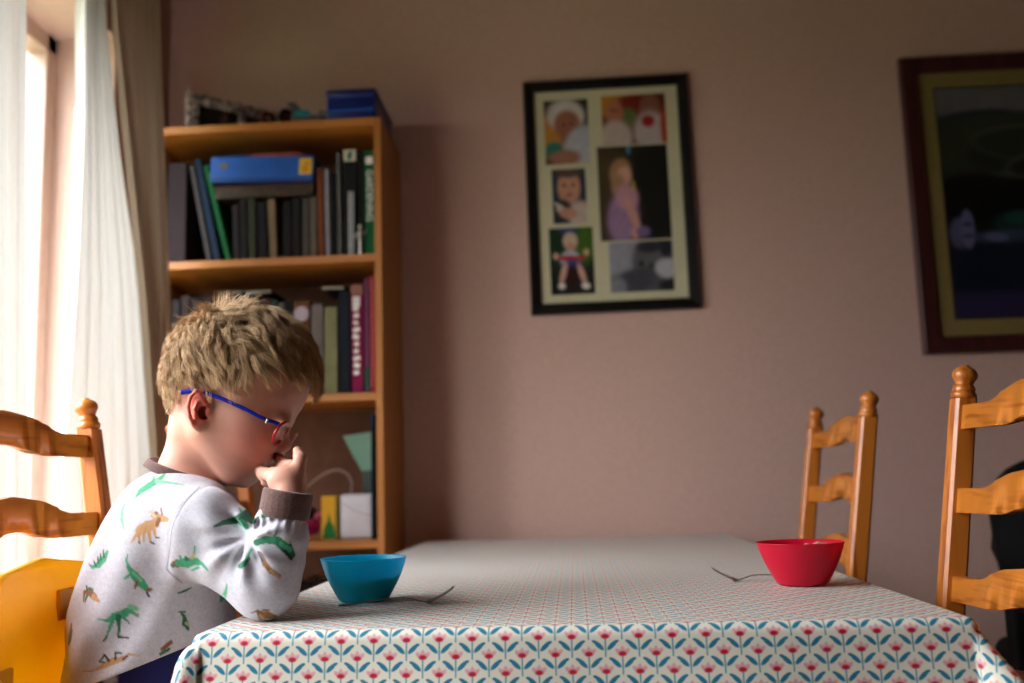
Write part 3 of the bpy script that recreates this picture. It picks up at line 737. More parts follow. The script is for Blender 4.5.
Qh = np.stack([base+kk, base+kn[None, None, :], base+ks+kn[None, None, :], base+ks+kk], -1).reshape(-1, 4)
tone = np.clip(0.5+0.22*rng.normal(size=NS)+0.55*(rng.random(NC)-0.5)[cl_id], 0, 1)
c0, c1 = lin((146, 102, 58)), lin((246, 214, 166)); hc = c0+(c1-c0)*tone[:, None]
hc = np.repeat(hc[:, None], (STEPS+1)*ks, 1).reshape(-1, 3)
M_hair = mat_attr('fair_hair', 0.45, 0.5)
hair = obj_np('hair', Vh.reshape(-1, 3), Qh, M_hair, boy, paint=hc)
hair['kind'] = 'stuff'

# ------------------------------------------------------------------ clothes
YT = YC
sh = [ball(A(183, 520), (0.070, 0.095, 0.058), 0.45, 0.02), ball(A(172, 548), (0.080, 0.100, 0.080), 0.3, 0.05),
      ball(A(154, 598), (0.087, 0.096, 0.085), 0.15, 0.05), ball(A(151, 655), (0.100, 0.102, 0.085), 0, 0.05), ball(A(154, 700), (0.104, 0.104, 0.06), 0, 0.04),
      cone(A(182, 520, -0.045), 0.048, A2(205, 531, YA+0.028), 0.0465, 0.030, ys=0.85),
      cone(A2(205, 533, YA+0.025), 0.0460, A2(264, 584, YA), 0.0385, 0.018, ys=0.80),
      cone(A2(265, 583, YA), 0.0385, A2(279, 545, YA+0.002), 0.0315, 0.010, ys=0.85), cone(A2(279, 545, YA+0.002), 0.0310, A2(283, 518, YA+0.004), 0.0262, 0.012, ys=0.95),
      cone(A(184, 522, 0.045), 0.045, A(188, 540, 0.090), 0.040, 0.03), cone(A(188, 540, 0.090), 0.040, A(195, 612, 0.108), 0.032, 0.02),
      cone(A(195, 612, 0.108), 0.032, A(224, 640, 0.080), 0.025, 0.012)]
GS = Grid(ax_((A(40, 0).x, -0.30, 0.0017)), ax_((YC-0.165, YC+0.02, 0.0018), (YC+0.02, YC+0.175, 0.004)), ax_((0.56, A(0, 462).z, 0.0017)))
for p in sh: GS.apply(p)
# folds: rays from the crook of the elbow, long soft folds on the back, cut at the hem
X_, Z_ = np.meshgrid(GS.x, GS.z, indexing='ij'); fx, fy = PX(X_, Z_, YA)
rho = np.hypot(fx-253, fy-537); th = np.arctan2(fy-537, fx-253)
wn = np.clip((rho-7)/16, 0, 1)*np.exp(-(rho/46)**2)
fold = 0.0052*wn*(np.sin(th*7.0+0.6*np.sin(rho*0.11))+0.45*np.sin(th*13+1.3+rho*0.05))
tx, ty = PX(X_, Z_, YC)
arm_w = np.clip((fx-(172+0*fy))/14, 0, 1)
fold += 0.0030*(1-arm_w)*(np.sin(tx*0.115+ty*0.045+1.2*np.sin(ty*0.02))*np.clip((ty-500)/60, 0, 1))
fold += 0.0020*(1-arm_w)*np.sin((tx+ty*0.75)*0.10+0.5)*np.exp(-((tx-165)/30)**2-((ty-600)/40)**2)
fold += 0.0022*arm_w*np.sin((fx-fy*0.35)*0.16)*np.exp(-((fx-215)/30)**2-((fy-535)/30)**2)
# cuff end: little gathers
fold += 0.0016*np.exp(-((fy-519)/9)**2)*(fx > 250)*np.sin(fx*0.75)
# armhole seam: a fine groove
seam = [(199, 487), (190, 497), (183, 507), (176, 520), (173, 530), (171.5, 545), (170, 556), (167, 569), (182, 583)]
def dseg(x, y, P):
    d = np.full(x.shape, 1e9)
    for (x1, y1), (x2, y2) in zip(P, P[1:]):
        t = np.clip(((x-x1)*(x2-x1)+(y-y1)*(y2-y1))/((x2-x1)**2+(y2-y1)**2), 0, 1); d = np.minimum(d, np.hypot(x-x1-(x2-x1)*t, y-y1-(y2-y1)*t))
    return d
nearY = (GS.y < YC)[None, :, None]
GS.d += fold[:, None, :].astype(np.float32)
GS.d += nearY*(0.0009*np.exp(-(dseg(fx, fy, seam)/1.2)**2))[:, None, :].astype(np.float32)
# crease in the crook of the elbow
crs = A2(253, 536, YA)
GS.apply(cone(crs+Vector((-0.004, -0.06, 0.004)), 0.003, crs+Vector((0.012, -0.06, -0.010)), 0.002, 0.012, 'sub'))
# hem and wrist cuts
hem = (fy-(686-(fx-90)*0.40))*0.00118-np.clip((fx-195)/12, 0, 1)*0.3
GS.d = np.maximum(GS.d, hem[:, None, :].astype(np.float32)*1.0)
pa, pb = A(147, 465), A(219, 490); cu = (pb-pa); cn_ = Vector((-cu.z, 0, cu.x)).normalized(); cm = (pa+pb)/2
def necksdf(X, Y, Z):
    x, y, z = X-cm.x, Y-cm.y, Z-cm.z; h = x*cn_.x+y*cn_.y+z*cn_.z
    rad = np.sqrt(np.maximum(x*x+y*y+z*z-h*h, 0)); return np.maximum(0.0015-h, rad-(0.056+0.25*h))
GS.apply(dict(f=necksdf, lo=(cm.x-.12, YC-.12, cm.z-.08), hi=(cm.x+.12, YC+.12, cm.z+.15), k=0.004, op='sub'))
V, Q = GS.mesh(); V = relax(V, Q, 2, 0.5); print('shirt', len(V))
sx_, sy_ = FL(V, YA+0.012)
base = lin((190, 188, 198)); c = np.tile(base, (len(V), 1)).astype(float)
c *= (1+0.07*vnoise(V, 700, 1)+0.06*rng.normal(size=len(V)))[:, None]
GR, DG, TN, BR, DK, LG = (70, 168, 124), (32, 110, 78), (196, 148, 104), (138, 92, 52), (44, 52, 48), (130, 196, 160)
ST = []      # dinosaur print: strokes (x1, y1, r1, x2, y2, r2, colour)
def dino(col, *pts):
    for (x1, y1, r1), (x2, y2, r2) in zip(pts, pts[1:]): ST.append((x1, y1, r1, x2, y2, r2, col))
# tyrannosaur
dino(GR, (98, 618.5, .6), (108, 620, 1.6), (115, 616, 3.8), (125, 613, 4.3), (131, 608, 3.0)); dino(LG, (130, 606, 2.6), (137.5, 609, 2.2)); dino(GR, (131, 611, 2), (138, 616, 1.3)); dino((196, 110, 80), (136, 613.5, .8), (138.5, 614, .8))
dino(GR, (113, 619, 2.6), (110, 629, 1.3), (107, 636, .9)); dino(DG, (107, 637, 1), (104, 640.5, 1.2)); dino(DG, (119, 616, 2.9), (119.5, 627, 1.7), (118.5, 635, 1.3)); dino(DK, (119, 636.5, 1.3), (129, 637.5, .8)); dino(DG, (124, 618, .9), (128, 621, .7), (130, 624, .6))
# horned dinosaur
dino(TN, (141, 530, 5.2), (149, 526, 5.8), (155, 523, 4.2)); dino(TN, (132, 542, .8), (137, 535, 2)); dino(TN, (156, 516, 3.2), (162, 518, 3.8), (167.5, 519, 2.6)); dino(BR, (157, 513, 2.0), (153, 515.5, 1.5)); dino((226, 190, 160), (152, 512, 1.6), (155, 516, 2)); dino(BR, (163, 514, 1), (161.5, 508, .6)); dino(BR, (160, 519, 2.2), (158, 525, 2))
dino(TN, (150, 531, 2), (151, 540, 1.3)); dino(DK, (151.5, 542, 1), (155, 543, .9)); dino(TN, (155, 527, 2), (156, 535, 1.3)); dino(DK, (157, 537, 1), (160, 537, .8)); dino(TN, (140, 533, 2), (140, 541, 1)); dino(DK, (140, 542, .9), (141, 543, .7)); dino(TN, (145, 533, 1.6), (144.5, 541, .9))
# winged one by the collar
dino(GR, (134.5, 497, 1.0), (139, 491, 2.8), (148, 485, 3.4), (158, 479, 2.6), (162, 474, 1.6)); dino(GR, (150, 484, 2.5), (152, 476, 1.0)); dino(LG, (155, 481, 2.2), (165, 482, 1.3), (182, 484.5, .6))
dino(LG, (123.5, 503, .8), (120.5, 511, 2.0), (120.5, 520, 2.0), (123.5, 529, .8))
# spiny back
dino(GR, (89, 569, 1.5), (96, 566, 3.2), (102, 560, 3.2), (106, 552, 1.4)); dino(DG, (96, 564, 1.6), (95, 558, .6)); dino(DG, (98.5, 561, 1.5), (98, 555, .6)); dino(DG, (102, 558, 1.4), (101, 551, .6)); dino(DG, (93, 567, 1.4), (90.5, 562, .5)); dino(DG, (88, 568, 1), (85, 566, .5))
# lizard-like
dino(GR, (128.5, 554, .7), (127, 560, 1), (129.5, 567, 2), (135, 575, 4.2), (141, 582, 4.4), (147, 589, 3.0)); dino(BR, (148, 590, 2.2), (151, 589.5, 1.6)); dino(DK, (147, 593, 1.2), (149, 596.5, 1.1)); dino(GR, (131, 574, 1.8), (125.5, 578, 1.0)); dino(BR, (137, 582, 1.6), (135.5, 588, 1.0)); dino(LG, (134, 572, 1.4), (141, 580, 1.6))
# long-necked tan
dino(BR, (80, 604, .7), (81, 594, 1.6), (87, 594, 3.8), (93, 598, 3.4)); dino(TN, (92, 598, 3), (99, 601.5, 1.2)); dino(DK, (83, 588, .9), (84, 592, .9)); dino(DG, (84, 598, 1.4), (82, 604, .8)); dino(DG, (86, 590, 1.2), (90, 591, 1.4))
# upside-down tan
dino(TN, (83, 671.5, .6), (92, 671, .9), (99, 668, 1.6), (105, 664.5, 3.0), (114, 660, 3.4), (124, 657.5, 2.4), (130, 653, 1.2), (140, 655, .5)); dino(DK, (109, 660, 1.3), (105, 654.5, 1.0), (100, 661.5, .9)); dino(DK, (116, 658, 1.2), (116, 652, 1.0), (122, 652, .9)); dino(DK, (124, 658, 1.1), (128, 655, 1)); dino(DG, (100, 661, .9), (105, 662, .9))
# sprawling green on the sleeve
dino(DG, (174, 564, 2.8), (178, 560, 2.0)); dino(BR, (175, 562, 2.2), (179, 565, 2.0)); dino(GR, (180, 562, 3.6), (188, 561.5, 5.2), (197, 560, 3.6), (203, 562, 1.6), (208.5, 568, 1.0)); dino((196, 186, 120), (193, 556, 1.8), (196, 552, 1.2)); dino(GR, (195.5, 551, 1.2), (196, 545, 1.0)); dino(GR, (183, 559, 1.5), (181, 554, .9)); dino(DG, (188, 558, 2.0), (187, 556, 1.6)); dino(GR, (199, 566, 1.6), (193, 569, 1.0))
dino(DG, (180, 614, 1), (183, 619, 1.6), (184, 626, 3.2), (187, 633, 1.2)); dino((186, 186, 130), (185, 626, 1.6), (187, 628, 1.4)); dino(DG, (178, 613.5, .8), (184, 614, .9))
dino(DG, (177.5, 594, .8), (184, 592, 1.4), (190.5, 589, .6))
dino(GR, (227.5, 581, .6), (226, 590, 1.8), (222, 601, 3.4), (219.5, 607, 1.6)); dino(LG, (224, 594, 1.2), (221.5, 603, 1.4))
dino(DG, (215, 525.5, 1.2), (224, 522, 2.4), (234, 520.5, 3.4), (246, 516, 6.0)); dino(GR, (241, 511, 1.6), (239, 508, .6)); dino(GR, (242, 522, 3.5), (246, 526, 3)); dino(DG, (248, 512, 3), (252, 520, 4))
dino(DG, (262, 516, 1.5), (272, 511.5, 2.6), (284, 511.5, 3.4), (296, 516, 2.6)); dino(GR, (268, 512, 1.4), (264, 517, 1.2)); dino(LG, (285, 512, 1.0), (290, 514, 1.2))
dino(DG, (256, 541, 3), (265, 538, 3.6), (276, 539, 4.2), (285, 545, 6.0), (290, 553, 4.2)); dino(GR, (280, 542, 2.4), (288, 548, 2.8)); dino(DG, (273, 535, 1.5), (276, 530, .7)); dino((200, 214, 196), (282, 537, 1.2), (288, 541, 1.3)); dino(DK, (284, 549, 1.6), (290, 557, 1.6))
dino(BR, (260, 551, 1.6), (264, 561, 2.6), (270, 568, 2.6), (278, 573, 1.8)); dino(TN, (270, 568, 1.4), (278, 574, 1.4)); dino(DK, (258, 550, 1.4), (262, 558, 1.2))
dino(DG, (248, 556, 2), (244, 561, 2.6), (240.5, 564, 2.2)); dino(GR, (251, 548, 1.4), (247, 556, 1.4))
dino(BR, (251.5, 609, .7), (257, 606.5, 1), (260, 610, 3.4), (262, 615, 3.8)); dino((150, 108, 52), (266, 611, 3.8), (274, 615, 3.0)); dino(BR, (262, 606, 1), (268, 606.5, .9)); dino(TN, (260, 612, 1.6), (263, 616, 1.6))
dino(BR, (66, 628, 1), (65, 640, 2.4), (64, 648, 1.8)); dino(DG, (67, 634, 1.2), (66, 645, 1.4)); dino(DG, (160, 655, 1.6), (168, 651, 1.8)); dino(BR, (162, 650, 2), (170, 644, 2.2))
jit = 0.5*vnoise(V, 900, 5)
for (x1, y1, r1, x2, y2, r2, col) in ST:
    t = np.clip(((sx_-x1)*(x2-x1)+(sy_-y1)*(y2-y1))/((x2-x1)**2+(y2-y1)**2), 0, 1)
    d = np.hypot(sx_-x1-(x2-x1)*t, sy_-y1-(y2-y1)*t)-(r1+(r2-r1)*t)
    wt = np.clip(0.5-(d+0.3*jit)*1.1, 0, 1)
    m = wt > 0.001
    lc = lin(col)*(0.82+0.35*jit[m])[:, None]
    c[m] = c[m]+(lc-c[m])*wt[m][:, None]
sm_ = np.exp(-(dseg(sx_, sy_, seam)/0.7)**2)*(V[:, 1] < YC); c = mixin(c, 0.7*sm_, (86, 84, 92))
M_shirt = mat_attr('printed_heather_jersey', 0.85, 0.2, sheen=0.25, bump=0.35, bscale=1400)
shirt = obj_np('shirt', V, Q, M_shirt, boy, paint=c)
M_rib = mat('brown_rib_knit', (112, 84, 80), 0.9, 0.15, var=0.18, scale=500, bump=0.5, sheen=0.3)
def band(name, ctr, n, u, ru, rv, w_, th, flare=0.0, drop=None):
    """ribbed ring: centre, axis n, in-plane u; radii ru (along u), rv; width w_, thickness th"""
    n = Vector(n).normalized(); u = (Vector(u)-n*Vector(u).dot(n)).normalized(); v = n.cross(u)
    bm = bmesh.new(); N = 64; prof = [(-w_/2, 0), (-w_/2*0.9, th), (-w_*0.25, th*1.25), (w_*0.25, th*1.25), (w_/2*0.9, th), (w_/2, 0), (w_/2*0.9, -th*0.8), (-w_/2*0.9, -th*0.8)]
    rings = []
    for i in range(N):
        a = 2*math.pi*i/N; rr = []
        for (h, o_) in prof:
            o_ += 0.0003*math.sin(a*40)+flare*h
            rr.append(bm.verts.new(Vector(ctr)+u*math.cos(a)*(ru+o_)+v*math.sin(a)*(rv+o_)+n*(h+(drop(a) if drop else 0))))
        rings.append(rr)
    for i in range(N):
        A_, B_ = rings[i], rings[(i+1) % N]
        for k in range(8): bm.faces.new((A_[k], A_[(k+1) % 8], B_[(k+1) % 8], B_[k]))
    return obj(name, bm, M_rib, shirt, True, label='brown ribbed '+name)
band('collar', cm+cn_*0.0065, cn_, (1, 0, 0), cu.length/2-0.004, 0.054, 0.011, 0.0018, -0.35)
wa, wb = A2(283.5, 518, YA+0.004), A2(288.5, 490, YA+0.004)
band('cuff', (wa+wb)/2, wb-wa, (1, 0, 0), 0.0268, 0.0255, (wb-wa).length*0.98, 0.0018, 0.0)
# trousers
tr_ = [ball((-0.565, YC, ZS+0.055), (0.075, 0.092, 0.068), 0, 0.03), ball(A(150, 672), (0.082, 0.088, 0.060), 0, 0.03)]
for s in (-1, 1):
    hip = Vector((-0.56, YC+s*0.055, ZS+0.05)); knee = Vector((-0.335, YC+s*0.075, ZS-0.035)); ank = Vector((-0.318, YC+s*0.07, ZS-0.215))
    tr_ += [cone(hip, 0.060, knee, 0.044, 0.03), cone(knee, 0.044, ank, 0.034, 0.02)]
GT = Grid(ax_((-0.70, -0.24, 0.004)), ax_((YC-0.14, YC+0.14, 0.004)), ax_((0.27, 0.72, 0.004)))
for p in tr_: GT.apply(p)
V, Q = GT.mesh(); V = relax(V, Q, 2)
pn = vnoise(V, 90, 11); c = np.tile(lin((32, 34, 92)), (len(V), 1)); c = mixin(c, np.clip((pn-0.28)*12, 0, 1), (190, 190, 206))
obj_np('trousers', V, Q, mat_attr('navy_printed_cotton', 0.85, 0.2, sheen=0.2), boy, paint=c)

# ------------------------------------------------------------------ glasses worn by the boy
M_blue = mat('blue_glasses_plastic', (22, 40, 168), 0.25, 0.6, var=0.1)
M_redp = mat('red_glasses_plastic', (196, 40, 52), 0.3, 0.5, var=0.1)
m_lens, nt, b = nodes('lens_glass')
tr = nt.nodes.new('ShaderNodeBsdfTransparent'); gl = nt.nodes.new('ShaderNodeBsdfGlossy'); gl.inputs['Roughness'].default_value = 0.05
lw = nt.nodes.new('ShaderNodeLayerWeight'); p5 = nt.nodes.new('ShaderNodeMath'); p5.operation = 'POWER'; p5.inputs[1].default_value = 5.0; nt.links.new(lw.outputs['Facing'], p5.inputs[0])
fr = nt.nodes.new('ShaderNodeMath'); fr.operation = 'MULTIPLY_ADD'; fr.inputs[1].default_value = 0.6; fr.inputs[2].default_value = 0.03; nt.links.new(p5.outputs[0], fr.inputs[0]); mx = nt.nodes.new('ShaderNodeMixShader')
nt.links.new(fr.outputs[0], mx.inputs[0]); nt.links.new(tr.outputs[0], mx.inputs[1]); nt.links.new(gl.outputs[0], mx.inputs[2])
nt.links.new(mx.outputs[0], nt.nodes['Material Output'].inputs[0]); nt.nodes.remove(b)
M_pad = mat('clear_nose_pad', (224, 214, 214), 0.15, 0.6, var=0.05)
gc = A(283, 436.5); gr = empty('eyeglasses', gc, 0, 'blue framed children\'s glasses on the boy\'s face', 'glasses')
fdir = Vector((math.cos(P35)*math.cos(HY), math.cos(P35)*math.sin(HY), -math.sin(P35))); udir = Vector((math.sin(P35)*math.cos(HY), math.sin(P35)*math.sin(HY), math.cos(P35))); lat = Vector((-math.sin(HY), math.cos(HY), 0))
for s in (-1, 1):
    P_ = [(A(181, 392.5, s*0.0735)), (A(188, 391.5, s*0.0735)), (A(198, 390, s*0.0735)), (A(208, 393.5, s*0.0725)), (A(225, 400, s*0.071)), (A(246, 409.5, s*0.068)), (A(262, 418, s*0.064)), gc+lat*(s*0.0555)+udir*0.0065-fdir*0.012]
    bm = bmesh.new(); sp_ = spline([p-gc for p in P_], 6); rr = [0.0030 if i < 10 else 0.0024 for i in range(len(sp_))]
    tube(bm, sp_, rr, 10, flat=(0.6, 1.05), upv=Vector((0, 0, 1)))
    tp = obj('temple', bm, M_blue, gr, True)
    obj('hinge', BX(A(267, 421.2, s*0.0635)-gc, (0.0022, 0.0030, 0.0056), 0.0005, RY(0.5)), M_steel, tp)
    ring = []
    for i in range(41):
        a = 2*math.pi*i/40; ring.append(lat*(s*0.031)+lat*math.copysign(abs(math.cos(a))**0.8, math.cos(a))*0.0235+udir*math.copysign(abs(math.sin(a))**0.8, math.sin(a))*0.0150-fdir*(0.0105*((1+math.cos(a)*s)/2)**1.6))
    bm = bmesh.new(); tube(bm, ring, 0.0020, 8, upv=fdir); rim = obj('rim', bm, M_redp, gr, True, label='red lens rim')
    bm = bmesh.new(); n_ = len(ring)-1; f1 = [bm.verts.new(p+fdir*0.0006) for p in ring[:n_]]; f2 = [bm.verts.new(p-fdir*0.0006) for p in ring[:n_]]
    bm.faces.new(f1); bm.faces.new(f2[::-1])
    for i in range(n_): bm.faces.new((f1[i], f1[(i+1) % n_], f2[(i+1) % n_], f2[i]))
    obj('lens', bm, m_lens, gr)
    bm = bmesh.new(); bmesh.ops.create_uvsphere(bm, u_segments=12, v_segments=8, radius=1, matrix=Matrix.Translation(lat*(s*0.0098)-fdir*0.003-udir*0.004) @ Matrix.Rotation(HY, 4, 'Z') @ Matrix.Rotation(P35, 4, 'Y') @ Matrix.Diagonal((0.0055, 0.0016, 0.0036, 1)))
    obj('nose_pad', bm, M_pad, gr, True)
bm = bmesh.new(); tube(bm, spline([udir*0.004-lat*0.009, udir*0.006+fdir*0.002, udir*0.004+lat*0.009], 6), 0.0018, 8); obj('bridge', bm, M_redp, gr, True)

# ------------------------------------------------------------------ bowls and forks
BP = [(0.0, 0.0), (0.026, 0.0), (0.0305, 0.0006), (0.0335, 0.003), (0.0385, 0.0115), (0.0445, 0.0225), (0.0500, 0.0340), (0.0548, 0.0470), (0.0572, 0.0555)]
def make_bowl(name, m, loc, label):
    prof = [(max(r, 0.0004), z) for r, z in BP]+[(0.0578, 0.0563), (0.0574, 0.0568), (0.0562, 0.0562)]+[(max(r-0.0016, 0.0004), z+0.0012) for r, z in BP[::-1][1:]]
    bm = bmesh.new(); lathe(bm, prof, 64); return tag(obj(name, bm, m, None, True), label, 'bowl', 'plastic bowls on the table')
bl = make_bowl('bowl', plastic('turquoise_plastic', (0, 208, 244), 0.5), None, 'turquoise plastic bowl on the table in front of the boy')
pb_ = at(364, 600, 1.312); bl.location = (pb_.x, 1.312, H+0.0012); bl.scale = (0.972, 0.972, 0.972)
rd = make_bowl('bowl', plastic('red_plastic', (232, 16, 62)), None, 'red plastic bowl near the far right chair')
pr_ = at(802.5, 580, 1.385); rd.location = (pr_.x, 1.385, H+0.0012)
def rbowl(z): return float(np.interp(z, [p[1] for p in BP[1:]], [p[0] for p in BP[1:]]))-0.0022
def food(name, m, base, fn, label, cat):
    bm = bmesh.new(); N = 48; zs = np.linspace(0.002, 0.98, 10); rings = []
    for k in range(10):
        rr = []
        for i in range(N):
            a = 2*math.pi*i/N; hh = fn(a); z = 0.003+(hh-0.003)*k/9; rr.append(bm.verts.new((rbowl(z)*math.cos(a), rbowl(z)*math.sin(a), z)))
        rings.append(rr)
    for A_, B_ in zip(rings, rings[1:]):
        for i in range(N): bm.faces.new((A_[i], A_[(i+1) % N], B_[(i+1) % N], B_[i]))
    bm.faces.new(rings[0][::-1]); ctr = bm.verts.new((0, 0, sum(fn(2*math.pi*i/N) for i in range(N))/N+0.002))
    for i in range(N): bm.faces.new((rings[-1][i], rings[-1][(i+1) % N], ctr))
    o = obj(name, bm, m, None, True); o.location = base; o['kind'] = 'stuff'; return tag(o, label, cat)
M_cer = mat('dark_cereal', (58, 34, 20), 0.7, 0.3, var=0.3, scale=120, bump=0.6)
jag = [random.random() for _ in range(48)]
food('cereal', M_cer, bl.location, lambda a: 0.0245+0.006*math.cos(a)+0.005*jag[int(a/(2*math.pi)*48) % 48], 'dark cereal filling the lower half of the turquoise bowl', 'cereal')
M_cer2 = mat('pink_milky_cereal', (206, 140, 120), 0.6, 0.3, var=0.3, scale=120, bump=0.6)
food('cereal', M_cer2, rd.location, lambda a: 0.040+0.005*math.cos(a)+0.002*math.sin(9*a), 'pinkish cereal inside the red bowl', 'cereal')
M_flake = mat('cereal_flake', (222, 176, 140), 0.7, 0.3, var=0.25, scale=200)
for k, (dx, dy, dz, r) in enumerate(((0.020, -0.012, 0.054, 0.0085), (0.034, 0.000, 0.0545, 0.0075), (0.012, 0.006, 0.053, 0.008), (0.027, 0.014, 0.054, 0.008), (-0.022, 0.008, 0.0515, 0.005))):
    bm = bmesh.new(); bmesh.ops.create_icosphere(bm, subdivisions=3, radius=1)
    for v in bm.verts: v.co *= 1+0.16*math.sin(v.co.x*7+k)*math.cos(v.co.y*6+v.co.z*5)
    bmesh.ops.scale(bm, vec=(r, r*0.9, r*0.62), verts=bm.verts)
    o = obj('cereal_piece', bm, M_flake, None, True); o.location = rd.location+Vector((dx, dy, dz-0.005)); o.rotation_euler = (0.3*k, 0.2, k)
    tag(o, ('pale cereal piece heaped inside the red bowl' if k < 4 else 'small cereal piece at the left inside of the red bowl'), 'cereal', 'cereal pieces in the red bowl' if k < 4 else None)
def make_fork():
    rt = empty('fork'); rt.scale = (1, 1.45, 1.3); L = 0.143
    bm = bmesh.new(); path = [(-L/2, 0, 0.0012), (-L/2+0.02, 0, 0.0016), (-0.02, 0, 0.0052), (0.012, 0, 0.0060), (0.028, 0, 0.0030), (0.036, 0, 0.0016), (0.043, 0, 0.0022)]
    sp_ = spline(path, 5); n = len(sp_); rr = []
    for i in range(n): t = i/(n-1); rr.append(0.0036-0.0018*math.sin(min(1, t*1.35)*math.pi/2)+(0.006*max(0, (t-0.82)/0.18)))
    tube(bm, sp_, rr, 10, flat=(1, 0.3), upv=Vector((0, 0, 1)))
    for v in bm.verts: v.co.z = max(v.co.z, 0.0002)
    obj('handle', bm, M_steel, rt, True)
    bm = bmesh.new()
    for k in range(4):
        y = (k-1.5)*0.0044; tube(bm, spline([(0.041, y, 0.0020), (0.050, y, 0.0046), (0.062, y*0.95, 0.0094), (0.0725, y*0.9, 0.0150)], 4), [0.0015]*12+[0.0008], 8, flat=(1, 0.6), upv=Vector((0, 0, 1)))
    bx(bm, (0.0415, 0, 0.0022), (0.008, 0.0165, 0.0014), 0.0006)
    obj('tines', bm, M_steel, rt, True); return rt
fk = make_fork(); f0, f1 = at(343, 603.5, 1.268), at(453, 598, 1.288)
fk.location = ((f0.x+f1.x)/2, 1.264, H+0.0012); fk.rotation_euler = (0, 0, 0.10); tag(fk, 'steel fork lying in front of the turquoise bowl, tines to the right', 'fork', 'forks on the table')
fk2 = copy_tree(fk); f0 = at(712, 575, 1.45)
fk2.location = (f0.x+0.0725, 1.452, H+0.0012); fk2.rotation_euler = (0, 0, math.pi-0.02); tag(fk2, 'steel fork lying behind the red bowl, tines to the left', 'fork', 'forks on the table')

# ------------------------------------------------------------------ framed pictures
YW = ROOM_Y1
def canvas(name, w_, h_, layers, parent, loc, m, seed=0, n=60, gray=False, bgc=(60, 50, 45)):
    """a flat printed picture: soft blobs (cx, cy, rx, ry, colour[, rotation, hardness]) with y down, 0..1"""
    nx, ny = n, int(n*h_/w_)+1; u, v = np.meshgrid(np.linspace(0, 1, nx), np.linspace(0, 1, ny)); u, v = u.ravel(), v.ravel()
    c = np.tile(lin(bgc), (len(u), 1)); asp = h_/w_
    for L_ in layers:
        cx, cy, rx, ry, col = L_[:5]; rot = L_[5] if len(L_) > 5 else 0; hd = L_[6] if len(L_) > 6 else 5
        dx, dy = (u-cx), (v-cy)*asp; cs, sn = math.cos(rot), math.sin(rot)
        q = np.hypot((dx*cs+dy*sn)/rx, (-dx*sn+dy*cs)/(ry*asp)); c = mixin(c, 1/(1+np.exp((q-1)*hd*2)), col)
    P_ = np.stack([u, v, np.zeros_like(u)], 1); c *= (1+0.12*vnoise(P_, 25, seed)+0.08*vnoise(P_, 60, seed+1))[:, None]
    V_ = np.stack([(u-0.5)*w_, np.zeros_like(u), (0.5-v)*h_], 1); i = np.arange(ny-1)[:, None]*nx+np.arange(nx-1)[None]
    o = obj_np(name, V_, np.stack([i, i+nx, i+1+nx, i+1], -1).reshape(-1, 4), m, parent, paint=np.clip(c, 0, 1)); o.location = loc; return o
M_print = mat_attr('photo_print', 0.35, 0.4)
def frame_mesh(w_, h_, t, d, bev=0.003):
    bm = bmesh.new(); o = [(-w_/2, -h_/2), (w_/2, -h_/2), (w_/2, h_/2), (-w_/2, h_/2)]; prof = [(0, 0), (0, d*0.7), (bev*2, d), (t-bev, d*0.8), (t, d*0.45), (t, 0)]
    rings = []
    for (x, z) in o:
        sx, sz = math.copysign(1, x), math.copysign(1, z); rings.append([bm.verts.new((x-sx*i_, -dd, z-sz*i_)) for i_, dd in prof])
    for k in range(4):
        A_, B_ = rings[k], rings[(k+1) % 4]
        for q in range(6): bm.faces.new((A_[q], A_[(q+1) % 6], B_[(q+1) % 6], B_[q]))
    return bm
def wallpt(px, py, d=0.02): return at(px, py, YW-d)
p0, p1, p2, p3 = wallpt(521.8, 81.9), wallpt(686.7, 71.8), wallpt(531.9, 315.7), wallpt(701.9, 306.6)
fx0, fx1 = (p0.x+p2.x)/2, (p1.x+p3.x)/2; fz1, fz0 = (p0.z+p1.z)/2, (p2.z+p3.z)/2
fc = Vector(((fx0+fx1)/2, YW, (fz0+fz1)/2)); fw_, fh_ = fx1-fx0, fz1-fz0
cf = empty('photo_frame', fc, 0, 'black framed collage of six family photos on the back wall', 'picture frame')
cf.rotation_euler = (0, -0.006, 0)                 # hangs a touch crooked
obj('frame', frame_mesh(fw_, fh_, 0.032, 0.022), M_black, cf)
M_mat = mat('cream_mount_board', (206, 200, 168), 0.85, 0.2, var=0.02, scale=60)
obj('mount', BX((0, -0.005, 0), (fw_-0.05, 0.006, fh_-0.05)), M_mat, cf)
SK, HR = (214, 156, 128), (150, 110, 70)
